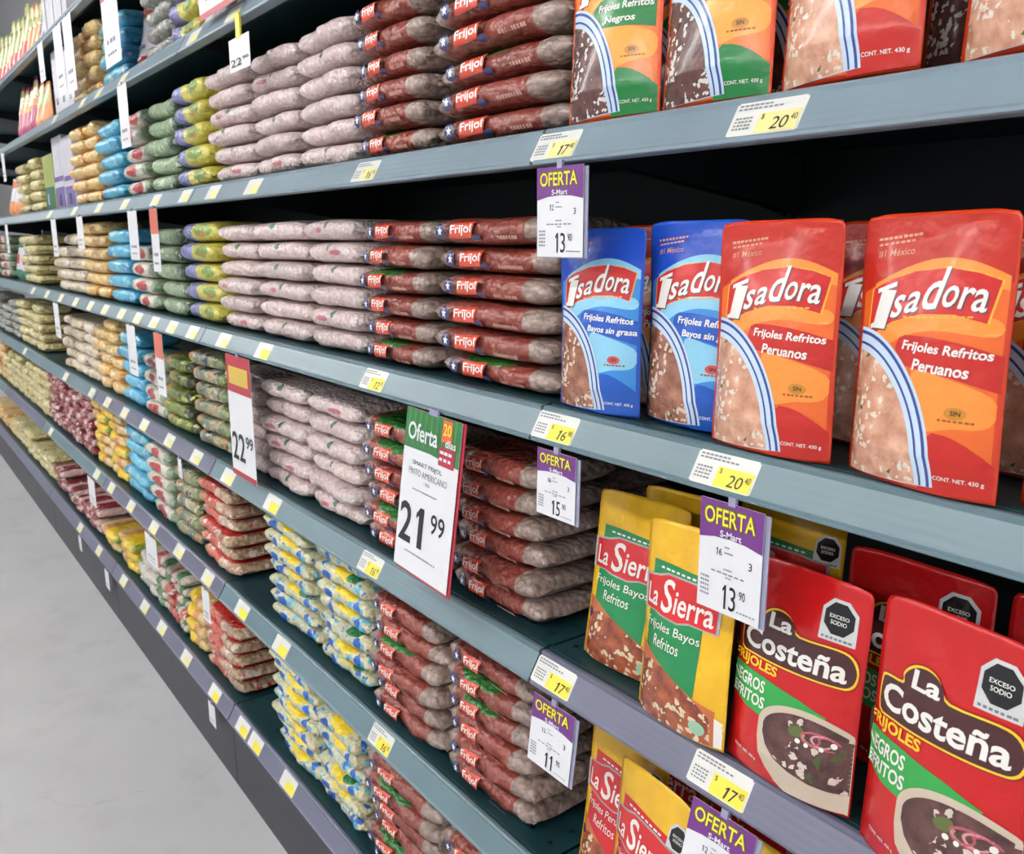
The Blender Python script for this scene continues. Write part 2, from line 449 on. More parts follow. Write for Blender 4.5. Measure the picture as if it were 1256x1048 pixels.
TYPES = {
 'R': dict(desc='red printed pinto bean bag', name='bean_bag', D=.145, L=.24,
    m=lambda: bagmat('red_print_beans', (176, 152, 140), (132, 104, 94), [(0, (190, 170, 160), .12), (.13, (146, 52, 38), .82), (.80, (200, 184, 176), .18)], spots=(((52, 118, 52), .42, .93, .22, .2, .3),), scale=95)),
 'P': dict(desc='pale pink pinto bean bag', name='bean_bag', D=.145, L=.24,
    m=lambda: bagmat('clear_pinto_beans', (228, 206, 202), (204, 176, 172), [(0, (232, 216, 214), .35), (.12, (226, 206, 204), .45), (.85, (234, 222, 220), .5)], spots=(((66, 112, 84), .52, .72, .035, .16, .6), ((190, 110, 118), .35, .5, .09, .12, .3)), scale=120, var=.16)),
 'YB': dict(desc='yellow and violet bag', name='bean_bag', D=.14, L=.24,
    m=lambda: bagmat('yellow_violet_print', (190, 180, 90), (170, 150, 80), [(0, (122, 126, 186), .9), (.36, (214, 204, 92), .8)], spots=(((126, 156, 66), .68, .55, .2, .28, 1), ((200, 110, 60), .66, .4, .05, .1, .6)), var=.2)),
 'G': dict(desc='green lentil bag', name='lentil_bag', D=.14, L=.24,
    m=lambda: bagmat('green_print_lentils', (196, 206, 178), (150, 172, 134), [(0, (124, 162, 116), .45), (.84, (44, 76, 54), .75)], blotch=(((206, 212, 196), 55, .62),), scale=150)),
 'W': dict(desc='white bag with red oval', name='rice_bag', D=.14, L=.24,
    m=lambda: bagmat('white_red_oval', (222, 216, 200), (198, 198, 176), [(0, (110, 146, 112), .7), (.16, (228, 224, 212), .55), (.86, (104, 142, 104), .7)], spots=(((182, 58, 60), .48, .5, .2, .33, 1),))),
 'B': dict(desc='light blue salt bag', name='salt_bag', D=.14, L=.24,
    m=lambda: bagmat('light_blue_film', (104, 186, 214), (88, 170, 204), [(0, (98, 184, 214), .95), (.75, (70, 150, 190), .95)], blotch=(((186, 216, 226), 30, .64),), bumps=.4)),
 'O': dict(desc='orange yellow pasta bag', name='pasta_bag', D=.14, L=.24,
    m=lambda: bagmat('orange_pasta', (240, 206, 132), (222, 170, 90), [(0, (240, 214, 158), .4), (.6, (234, 178, 84), .5), (.88, (206, 116, 58), .5)], blotch=(((246, 226, 180), 40, .62),), scale=70)),
 'Y': dict(desc='yellow striped pasta bag', name='pasta_bag', D=.14, L=.24,
    m=lambda: bagmat('yellow_pasta', (226, 196, 96), (208, 160, 84), [(0, (222, 196, 140), .7), (.3, (212, 120, 86), .6), (.48, (236, 200, 44), .92), (.9, (120, 150, 60), .8)], scale=70)),
 'C': dict(desc='cream coloured rice bag', name='rice_bag', D=.14, L=.2,
    m=lambda: bagmat('cream_rice', (236, 222, 196), (216, 198, 168), [(0, (240, 226, 214), .6), (.4, (226, 208, 164), .3), (.8, (236, 218, 192), .6)], blotch=(((176, 150, 110), 45, .66),), scale=90)),
 'T': dict(desc='tan chickpea bag', name='chickpea_bag', D=.14, L=.19,
    m=lambda: bagmat('tan_chickpeas', (224, 210, 150), (198, 180, 120), [(0, (206, 194, 136), .3), (.5, (232, 220, 170), .3)], blotch=(((232, 224, 186), 60, .62), ((130, 110, 66), 50, .68)), scale=80)),
 'BR': dict(desc='brown bean bag', name='bean_bag', D=.15, L=.22,
    m=lambda: bagmat('brown_beans', (156, 130, 114), (126, 102, 90), [(0, (146, 120, 106), .3)], scale=90)),
 'GY': dict(desc='grey speckled bean bag', name='bean_bag', D=.14, L=.22,
    m=lambda: bagmat('grey_beans', (176, 176, 166), (128, 132, 126), [(0, (150, 152, 144), .3)], blotch=(((190, 186, 180), 60, .6),), scale=90)),
 'BY': dict(desc='yellow blue lettered bean bag', name='bean_bag', D=.15, L=.22,
    m=lambda: bagmat('yellow_blue_print', (222, 214, 176), (200, 190, 144), [(0, (212, 212, 176), .6), (.45, (190, 200, 180), .6), (.72, (214, 208, 168), .6)], blotch=(((112, 182, 206), 46, .62), ((30, 100, 186), 52, .645)), spots=(((240, 208, 40), .56, 1.0, .20, .38, .75), ((18, 92, 190), .30, .42, .07, .30, 1), ((24, 100, 194), .80, .55, .05, .28, .8), ((90, 172, 208), .88, .4, .04, .3, .8), ((44, 124, 74), .7, .9, .1, .14, .3)), var=.12)),
 'RS': dict(desc='red trimmed bean bag', name='bean_bag', D=.15, L=.22,
    m=lambda: bagmat('red_trim_beans', (206, 176, 146), (180, 146, 118), [(0, (214, 120, 96), .45), (.2, (206, 64, 52), .75), (.58, (222, 200, 180), .4), (.72, (0, 0, 0), 0)], blotch=(((224, 206, 190), 50, .62), ((196, 60, 50), 60, .66)), spots=(((196, 48, 40), .5, 1.0, .6, .13, 1),), scale=90)),
 'RW': dict(desc='maroon and white bag', name='bean_bag', D=.14, L=.2,
    m=lambda: bagmat('maroon_white', (150, 58, 66), (120, 42, 50), [(0, (216, 186, 176), .8), (.16, (146, 50, 60), .7), (.55, (222, 190, 180), .75), (.7, (140, 46, 58), .7)], blotch=(((228, 206, 198), 48, .63),), scale=90)),
 'MX': dict(desc='multicoloured mottled bean bag', name='bean_bag', D=.14, L=.24,
    m=lambda: bagmat('mixed_print', (176, 168, 140), (150, 140, 100), [(0, (96, 132, 60), .6), (.25, (170, 160, 120), .5), (.5, (92, 118, 108), .6), (.75, (200, 150, 90), .6)], blotch=(((214, 208, 190), 42, .62), ((34, 58, 78), 34, .64), ((204, 128, 66), 30, .67)))),
 'MO': dict(desc='green and orange bag', name='bean_bag', D=.14, L=.24,
    m=lambda: bagmat('orange_green_print', (172, 150, 70), (140, 130, 60), [(0, (206, 132, 74), .75), (.22, (124, 146, 62), .8), (.78, (30, 48, 44), .9)], blotch=(((198, 196, 100), 36, .62),))),
 'RG': dict(desc='red green striped bag', name='rice_bag', D=.14, L=.22,
    m=lambda: bagmat('red_green_print', (210, 196, 176), (190, 160, 140), [(0, (196, 66, 62), .8), (.35, (214, 204, 190), .7), (.55, (52, 122, 72), .85), (.85, (214, 206, 190), .7)], blotch=(((222, 214, 200), 40, .64),))),
 'WH': dict(desc='plain white rice bag', name='rice_bag', D=.14, L=.22,
    m=lambda: bagmat('white_rice', (214, 208, 198), (196, 188, 176), [(0, (216, 210, 200), .6)], scale=120)),
}
THK = {'R': 0.0362, 'P': 0.0372, 'YB': 0.0465, 'G': 0.044, 'W': 0.044, 'B': 0.045, 'O': 0.042, 'Y': 0.04, 'C': 0.043, 'T': 0.043, 'BR': 0.041, 'GY': 0.04, 'BY': 0.0345, 'RS': 0.0362, 'RW': 0.035, 'MX': 0.04, 'MO': 0.04, 'RG': 0.036, 'WH': 0.04}
for k, d in TYPES.items():
    mt = d['m'](); d['mesh'] = [bag_mesh(d['name'], d['L'], d['D'], THK[k], mt, i*13+len(k)*5+ord(k[0])) for i in range(4)]
    d['mat'] = mt
# printed details for the red bags near enough to read
white_ink = film('white_ink', (236, 232, 226)); yellow_ink = film('yellow_ink', (232, 190, 60)); navy_ink = film('navy_ink', (44, 52, 104)); label_red = film('label_red', (206, 70, 44)); small_ink = film('faded_pink_ink', (206, 158, 142))
def front_surf(L, D, T):
    def s(a, b):      # a 0..1 along the bag, b 0..1 up its rounded front
        z = T*(.12+.76*b); q = (2*z/T-1)
        c = max(0.0, 1-abs(q)**(2/.62))**.5
        return ((a-.5)*(L-.016), -(D/2+.0042)*(c**.5)*(1-.10*abs(2*a-1)**8)-.0004, z)
    return s
d = TYPES['R']; A = Art(d['L'], THK['R'], front_surf(d['L'], d['D'], THK['R']))
A.poly('star_badge', navy_ink, ellipse(.165, .5, .042, .36), 1)
st = []
for i in range(10):
    rr = 1 if i % 2 == 0 else .42; a = math.pi/2+i*math.pi/5; st.append((.165+.026*rr*math.cos(a), .5+.25*rr*math.sin(a)))
A.poly('star', white_ink, st, 2)
A.poly('brand_label', label_red, [(.245, .12), (.44, .2), (.46, .95), (.265, .85)], 1)
A.text('lettering', white_ink, 'Frijol', .262, .25, .44, .78, rise=.06, bold=.02, lay=3)
A.poly('bean_badge', navy_ink, ellipse(.475, .17, .035, .15), 1)
A.bars('weight_print', small_ink, .60, .80, .12, .16, 9, lay=1, rnd=random.Random(3))
dummy = bpy.data.objects.new('d', None); COL.objects.link(dummy)
RED_ART = [o.data for o in A.build(dummy, maxlen=.005, step=.00018, base=.0009)]
for o in list(dummy.children): bpy.data.objects.remove(o)
bpy.data.objects.remove(dummy)

ORD = ['bottom', 'second', 'third', 'fourth', 'fifth', 'sixth', 'seventh', 'eighth', 'ninth', 'tenth']
NEAR = ['nearest', 'second nearest', 'third nearest', 'fourth nearest', 'fifth nearest', 'sixth nearest', 'seventh nearest', 'eighth nearest']
SHORT = {'R': 'red', 'P': 'pink', 'YB': 'violet', 'G': 'green', 'W': 'oval', 'B': 'blue', 'O': 'orange', 'Y': 'yellow', 'C': 'cream', 'T': 'tan', 'BR': 'brown', 'GY': 'grey', 'BY': 'lettered', 'RS': 'trimmed', 'RW': 'maroon', 'MX': 'mottled', 'MO': 'orange', 'RG': 'striped', 'WH': 'white'}
SN = {0: 'top', 1: 'sixth', 2: 'fifth', 3: 'fourth', 4: 'third', 5: 'second', 6: 'bottom'}
counts = {}; BAGS = 0
def place_stack(lv, xa, xb, typ, n, row=0, Y=None, art=False):
    """one stack of n bags on shelf lv between world xa and xb"""
    global BAGS
    d = TYPES[typ]; key = (lv, typ, row); idx = counts.get(key, 0); counts[key] = idx+1
    L = d['L']; wdt = xb-xa; sx = min(1.22, max(.4, wdt/L*.985))
    y0 = (.037+d['D']/2) if Y is None else Y
    z = SURF[lv]+.0016; cx = (xa+xb)/2
    r = random.Random(lv*1000+int(xa*977)+row*7)
    for i in range(n):
        o = bpy.data.objects.new(d['name'], r.choice(d['mesh'])); COL.objects.link(o)
        flip = r.random() < .5 and typ not in ('R', 'YB', 'BY', 'RS', 'G', 'MO')
        hz = r.uniform(.97, 1.0)
        o.location = (cx+r.uniform(-.005, .005), y0+(r.uniform(-.008, .006) if i else .002), z)
        o.rotation_euler = (0, 0, r.uniform(-.035, .035)+(math.pi if flip else 0))
        o.scale = (sx*r.uniform(.965, 1), r.uniform(.96, 1.03), hz)
        z += THK[typ]*hz+.0002
        pos = 'top' if i == n-1 else ORD[i]
        lab = '%s, %s in %s %s stack%s, %s shelf' % (d['desc'], pos if i in (0, n-1) else pos+' from bottom', NEAR[min(idx, 7)], SHORT[typ], ' in rear' if row else '', SN[lv])
        tag(o, lab, 'bag', '%ss on the %s' % (d['desc'], SHELFNAME[lv]))
        if art and typ == 'R':
            for me in RED_ART:
                c = bpy.data.objects.new(me.name, me); COL.objects.link(c); c.parent = o
        BAGS += 1
    return z

def run(lv, px0, px1, typ, ytop, pitch=None, nfix=None, art=False, n=None, Y=None):
    """fill the part of shelf lv seen between columns px0..px1 of the photograph with stacks up to row ytop"""
    Yf = .037
    xa, xb = camX(px0, Yf, camrow(lv, px0)), camX(px1, Yf, camrow(lv, px1))
    p = pitch or TYPES[typ]['L']
    k = nfix or max(1, round((xb-xa)/p))
    st_ = (xb-xa)/k
    if n is None:
        h = camZ((px0+px1)/2, ytop, Yf)-SURF[lv]; n = max(2, round(h/THK[typ]))
    n = min(n, int((.252 if lv else .34)/THK[typ]))
    for j in range(k-1, -1, -1):
        q = n if j == k-1 else max(2, n-random.choice((0, 0, 1)))
        if SURF[lv]+.002+q*THK[typ] > (RAILZ[lv-1]-.004 if lv else 9): q -= 1
        place_stack(lv, xa+j*st_+.001, xa+(j+1)*st_-.001, typ, q, art=art, Y=Y)
def camrow(lv, px):
    # image row of the shelf's front edge in column px
    k = (1.30-SURF[lv])/.601
    return 297+1084*k/(1326+170.7*k)*(px+187)-30

# sixth shelf up (under the top shelf), nearest first
ROWS = {
 1: [(240, 330, 'P', 0, 2, 7), (205, 240, 'YB', 0, 1, 7), (173, 205, 'GY', 0, 1, 7), (118, 152, 'B', 20, 1, 7), (102, 118, 'O', 30, 1, 8), (85, 102, 'O', 40, 1, 7)],
 2: [(523, 697, 'R', 0, 1, 8), (433, 523, 'R', 0, 1, 8), (362, 433, 'P', 0, 1, 8), (306, 362, 'P', 0, 1, 8), (256, 306, 'P', 85, 1, 6), (214, 256, 'YB', 88, 1, 6), (182, 214, 'G', 112, 1, 6), (151, 182, 'W', 128, 1, 6), (119, 151, 'B', 130, 1, 6), (88, 119, 'O', 152, 2, 7), (34, 49, 'T', 187, 1, 7), (18, 34, 'T', 187, 1, 7)],
 3: [(528, 684, 'R', 252, 1, 7), (441, 528, 'R', 252, 1, 7), (376, 441, 'P', 250, 1, 7), (313, 376, 'P', 255, 1, 7), (269, 313, 'P', 268, 1, 7), (227, 269, 'YB', 283, 1, 6), (193, 227, 'G', 277, 1, 7), (161, 193, 'W', 292, 1, 6), (131, 161, 'B', 280, 1, 7), (101, 131, 'O', 270, 2, 8), (67, 101, 'C', 280, 2, 7), (26, 45, 'T', 282, 2, 7), (-16, 10, 'W', 290, 2, 7)],
 4: [(546, 660, 'R', 0, 1, 8), (442, 546, 'R', 0, 1, 8), (377, 442, 'P', 0, 1, 8), (323, 377, 'P', 0, 1, 8), (282, 323, 'P', 0, 1, 7), (239, 282, 'MX', 437, 1, 7), (203, 239, 'MO', 432, 1, 7), (174, 203, 'W', 430, 1, 7), (148, 174, 'B', 412, 1, 7), (119, 148, 'O', 398, 2, 8), (78, 119, 'C', 385, 3, 7), (22, 51, 'T', 365, 3, 8), (-16, 22, 'GY', 362, 4, 7)],
 5: [(541, 650, 'R', 0, 1, 8), (452, 541, 'R', 0, 1, 8), (388, 452, 'BY', 0, 1, 7), (329, 388, 'BY', 0, 1, 8), (245, 289, 'RS', 597, 1, 8), (214, 245, 'MX', 578, 1, 7), (184, 214, 'W', 560, 1, 7), (154, 184, 'B', 530, 1, 7), (114, 154, 'Y', 505, 2, 7), (61, 114, 'RW', 460, 4, 7), (6, 61, 'T', 410, 7, 7), (-14, 6, 'O', 400, 3, 7)],
 6: [(541, 640, 'R', 0, 1, 7), (446, 541, 'R', 0, 1, 7), (390, 446, 'BY', 0, 1, 7), (333, 390, 'BY', 0, 1, 7), (252, 297, 'RS', 758, 1, 7), (229, 252, 'Y', 740, 1, 6), (214, 229, 'RG', 715, 1, 6), (192, 214, 'RG', 690, 1, 7), (168, 192, 'WH', 690, 1, 5), (124, 168, 'Y', 650, 2, 7), (66, 124, 'RW', 600, 4, 7), (16, 66, 'T', 540, 6, 7), (-14, 16, 'O', 510, 4, 7)],
}
for lv, lst in ROWS.items():
    for (a, b, ty, yt, k, n) in lst:
        run(lv, a, b, ty, yt, nfix=k, n=(9 if yt == 0 else None), art=(ty == 'R'))
# rows behind, where the end of a stack stands open
for lv, px, ty, n in ((4, 655, 'R', 6), (5, 645, 'R', 6), (5, 289, 'RS', 7), (6, 297, 'RS', 6), (2, 690, 'R', 6), (3, 682, 'R', 5)):
    d = TYPES[ty]; xb = camX(px, .05, camrow(lv, px)); place_stack(lv, xb-.235, xb-.004, ty, n, row=1, Y=.04+d['D']*1.5+.014)
for lv, a, b, n in ((3, 48, 66, 5), (4, 53, 77, 5)):     # brown bags set back from the edge
    xa = camX(a, .16, camrow(lv, a)); xb = camX(b, .16, camrow(lv, b)); mid = (xa+xb)/2
    place_stack(lv, xa, mid-.001, 'BR', n, Y=.272); place_stack(lv, mid+.001, xb, 'BR', n, Y=.272)

# ------------------------------------------------------------------ stand-up pouches
def pouch_surf(W, H, T, seed=0):
    r = random.Random(seed); ph = [r.uniform(0, 6) for _ in range(6)]
    def s(a, b, side=-1):
        a_ = min(max(a, 0.0), 1.0); b_ = min(max(b, 0.0), 1.0)
        prof = (.62+.38*min(1, b_/.14)) if b_ < .14 else (1-.93*((b_-.14)/.76)**1.25 if b_ < .90 else .07*max(0, (.95-b_)/.05))
        e = abs(2*a_-1); e = max(0.0, min(1.0, (e-.0)/.955))
        d = T/2*max(prof, 0)*(1-e**2.2)**.8
        d += .0010*math.sin(a_*7+ph[0]+b_*3)*math.sin(b_*9+ph[1])*min(1, (1-e)*4)*(1 if prof > 0 else .5)
        wv = 1-.022*math.sin(math.pi*min(1, b_/.9))**2
        x = (a_-.5)*W*wv
        y = side*max(d, .0005)+.0035*math.sin(a_*4+ph[2])*b_**3
        z = b_*H
        if b_ > .955:      # softly rounded top corners
            k = (b_-.955)/.045; x *= 1-.05*k*k
            z -= .012*H*(e**8)*k
        z += .0022*(1-(2*a_-1)**2)*(-1 if b_ < .05 else 0)*(1-b_/.05) if b_ < .05 else 0
        z = max(z, 0)
        return (x, y, z)
    return s
def pouch_body(W, H, T, mat, surf, nx=26, nz=38):
    v = []; f = []
    for side in (-1, 1):
        for j in range(nz+1):
            for i in range(nx+1):
                v.append(surf(i/nx, j/nz, side))
    N = (nx+1)*(nz+1)
    for j in range(nz):
        for i in range(nx):
            a = j*(nx+1)+i; f.append((a, a+1, a+nx+2, a+nx+1)); f.append((N+a+nx+1, N+a+nx+2, N+a+1, N+a))
    for j in range(nz):
        a = j*(nx+1); f.append((a, a+nx+1, N+a+nx+1, N+a)); a += nx; f.append((a, N+a, N+a+nx+1, a+nx+1))
    for i in range(nx):
        f.append((i, N+i, N+i+1, i+1)); a = nz*(nx+1)+i; f.append((a, a+1, N+a+1, N+a))
    me = bpy.data.meshes.new('bean_pouch'); me.from_pydata(v, [], f); me.materials.append(mat); me.shade_smooth(); me.update()
    return me
def octagon_seal(A, cx, cy, rx, ry, rise=0):
    wh = film('white_ink', (236, 232, 226)); bk = film('black_ink', (22, 22, 26))
    A.poly('seal_border', film('pale_grey_ink', (205, 205, 205)), [(cx-rx*1.12, cy-ry*1.35), (cx+rx*1.12, cy-ry*1.35), (cx+rx*1.12, cy+ry*.5), (cx+rx*.5, cy+ry*1.12), (cx-rx*.5, cy+ry*1.12), (cx-rx*1.12, cy+ry*.5)], 2)
    A.poly('warning_seal', bk, [(cx+rx*math.cos(math.radians(22.5+45*i)), cy+ry*math.sin(math.radians(22.5+45*i))) for i in range(8)], 3)
    A.text('seal_lettering', wh, 'EXCESO', cx-rx*.6, cy+ry*.02, cx+rx*.6, cy+ry*.24, bold=.01, lay=4)
    A.text('seal_lettering', wh, 'SODIO', cx-rx*.5, cy-ry*.34, cx+rx*.5, cy-ry*.1, bold=.01, lay=4)
    A.bars('seal_lettering', film('grey_ink', (120, 120, 125)), cx-rx*.95, cx+rx*.95, cy-ry*1.22, ry*.13, 7, lay=3)

def design_fiesta(scheme, seed):
    """pouch with a slanting red plate for the brand and a bowl cropped by the lower left corner"""
    W, H, T = .132, .207, .044
    sf = pouch_surf(W, H, T, seed)
    if scheme == 'orange': edge, mid, hi, band, foot, fd = (206, 60, 26), (226, 102, 38), (238, 142, 56), (190, 34, 24), (194, 36, 26), food('peruano_picture', (220, 172, 146), (180, 124, 98), (242, 232, 216), herb=(86, 104, 50), amount=.45)
    if scheme == 'blue': edge, mid, hi, band, foot, fd = (32, 82, 186), (56, 134, 206), (136, 196, 224), (28, 84, 180), (28, 80, 178), food('bayo_picture', (172, 120, 96), (120, 70, 54), (236, 216, 196), herb=(60, 100, 44), amount=.6)
    if scheme == 'green': edge, mid, hi, band, foot, fd = (226, 84, 36), (238, 122, 52), (244, 160, 62), (22, 122, 56), (22, 122, 56), food('negro_picture', (110, 72, 66), (74, 44, 44), (236, 232, 226), amount=.55)
    E = film('%s_film' % scheme, edge); me = pouch_body(W, H, T, E, sf)
    o = bpy.data.objects.new('bean_pouch', me); COL.objects.link(o)
    A = Art(W, H, sf)
    M_ = film(scheme+'_mid', mid); HI = film(scheme+'_light', hi)
    # lighter field with an arched upper edge
    arch = [(.03, .70)]+[(.03+.94*i/16, .70+.135*math.sin(math.pi*min(1, i/16*.78+.02))**1.2) for i in range(17)]
    A.poly('top_field', film(scheme+'_top', {'orange': (188, 40, 24), 'blue': (30, 74, 184), 'green': (214, 74, 30)}[scheme]), [(.015, .70), (.15, .76), (.985, .76), (.985, .985), (.5, .99), (.015, .985)], 0)
    A.poly('print_field', M_, [(.03, .02)]+arch[1:]+[(.97, .02)], 1)
    A.poly('light_arch', HI, [(.12, .735)]+[(.12+.85*i/16, .725+.115*math.sin(math.pi*min(1, i/16*.8+.04))) for i in range(17)]+[(.97-.85*i/16, .72+.04*math.sin(math.pi*(1-i/16)*.9)) for i in range(17)][:17], 2) if scheme != 'x' else None
    A.poly('light_arch', HI, soft([(.05, .50), (.2, .575), (.4, .625), (.62, .645), (.93, .635), (.93, .575), (.6, .585), (.35, .54), (.05, .42)]), 2)
    A.poly('light_arch', HI, soft([(.50, .43), (.70, .425), (.95, .37), (.95, .27), (.78, .25), (.58, .24)]), 2)
    # brand plate
    plate = film('brand_plate_red', (200, 38, 34)); gold = film('gold_line', (238, 176, 60))
    pl = [(.10, .535), (.11, .72), (.22, .755), (.4, .79), (.62, .805), (.8, .79), (.93, .765), (.88, .62), (.7, .645), (.5, .64), (.3, .605)]
    A.poly('brand_plate_edge', gold, [((x-.5)*1.03+.5, (y-.68)*1.06+.678) for x, y in pl], 2)
    A.poly('brand_plate', plate, pl, 3)
    wi = film('white_ink', (236, 232, 226)); gi = film('grey_shadow_ink', (92, 74, 84))
    for m_, dx, dy, ly in ((gi, .008, -.005, 4), (wi, 0, 0, 5)):
        A.text('brand_lettering', m_, 'I', .135+dx, .575+dy, .245+dx, .72+dy, shear=.22, bold=.03, lay=ly)
        A.poly('brand_lettering', m_, [(.115+dx, .57+dy), (.225+dx, .60+dy), (.222+dx, .617+dy), (.115+dx, .588+dy)], ly)
        A.poly('brand_lettering', m_, [(.15+dx, .705+dy), (.29+dx, .735+dy), (.288+dx, .752+dy), (.15+dx, .722+dy)], ly)
        A.text('brand_lettering', m_, 's', .275+dx, .615+dy, .35+dx, .70+dy, shear=.22, bold=.015, lay=ly, rise=.01)
        A.text('brand_lettering', m_, 'a', .372+dx, .637+dy, .465+dx, .715+dy, shear=.22, bold=.012, lay=ly, rise=.01)
        A.text('brand_lettering', m_, 'd', .478+dx, .652+dy, .585+dx, .80+dy, shear=.22, bold=.012, lay=ly, rise=.01)
        A.text('brand_lettering', m_, 'o', .605+dx, .668+dy, .692+dx, .745+dy, shear=.22, bold=.012, lay=ly)
        A.text('brand_lettering', m_, 'ra', .71+dx, .665+dy, .865+dx, .742+dy, shear=.2, bold=.012, lay=ly, rise=-.01)
    A.bars('small_print', gold, .38, .82, .622, .006, 10, rise=.015, lay=4)
    A.bars('small_print', film('pale_pink_ink', (214, 150, 120)), .10, .40, .90, .010, 9, rise=.02, lay=2)
    A.bars('small_print', film('pale_pink_ink', (214, 150, 120)), .11, .36, .88, .008, 7, rise=.02, lay=2)
    A.text('small_print', film('pale_pink_ink', (214, 150, 120)), '#1 México', .11, .835, .36, .865, rise=.015, bold=.005, lay=2)
    # name band
    A.poly('name_band', film(scheme+'_band', band), [(.36, .525), (.375, .55), (.42, .562), (.55, .562), (.68, .555), (.82, .54), (.985, .512), (.985, .385), (.88, .405), (.75, .425), (.60, .44), (.48, .448), (.36, .46)] if scheme != 'green' else [(.34, .53), (.42, .565), (.6, .58), (.8, .575), (.955, .56), (.955, .40), (.80, .415), (.60, .425), (.34, .44)], 3)
    if scheme == 'orange': L1, L2, bx = 'Frijoles Refritos', 'Peruanos', (.50, .83)
    if scheme == 'blue': L1, L2, bx = 'Frijoles Refritos', 'Bayos sin grasa', (.47, .97)
    if scheme == 'green': L1, L2, bx = 'Frijoles Refritos', 'Negros', (.50, .80)
    A.text('name_lettering', wi, L1, .41, .50, .935, .545, shear=.12, bold=.024, lay=5, rise=-.015)
    A.text('name_lettering', wi, L2, bx[0], .44, bx[1], .482, shear=.12, bold=.024, lay=5, rise=-.012)
    # bowl cropped at the left edge
    cl = (.035, .97, .012, .95)
    def q(rx, ry): return ellipse(.02, .03, rx, ry, 0, 92, 26, cl)
    blue = film('rim_blue', (52, 74, 142)); rimw = film('rim_white', (198, 216, 234))
    A.poly('bowl_rim', rimw, [(.035, .012)]+q(.675, .545), 4)
    A.ring('rim_line', blue, q(.658, .532), q(.640, .519), 5); A.ring('rim_line', blue, q(.607, .49), q(.594, .48), 5)
    A.poly('food_picture', fd, [(.035, .012)]+q(.565, .457), 5)
    # foot patch, seals
    A.poly('foot_patch', film(scheme+'_band', band), [(.60, .012), (.985, .012), (.985, .13), (.93, .165), (.87, .192), (.81, .212), (.75, .224), (.68, .228), (.64, .2)], 3)
    A.text('weight_print', wi, 'CONT. NET. 430 g', .70, .055, .95, .075, lay=5, bold=.01)
    A.poly('round_mark', film('mark_'+('red' if scheme == 'blue' else 'ochre'), (200, 80, 80) if scheme == 'blue' else (196, 130, 40)), ellipse(.79, .305, .06, .022, n=16), 3)
    A.text('mark_lettering', film('dark_ink', (60, 40, 20)), 'SIN', .765, .297, .82, .315, bold=.02, lay=4)
    A.bars('small_print', film('dark_ochre_ink', (150, 84, 34)), .70, .90, .273, .008, 7, lay=3)
    A.build(o)
    return o

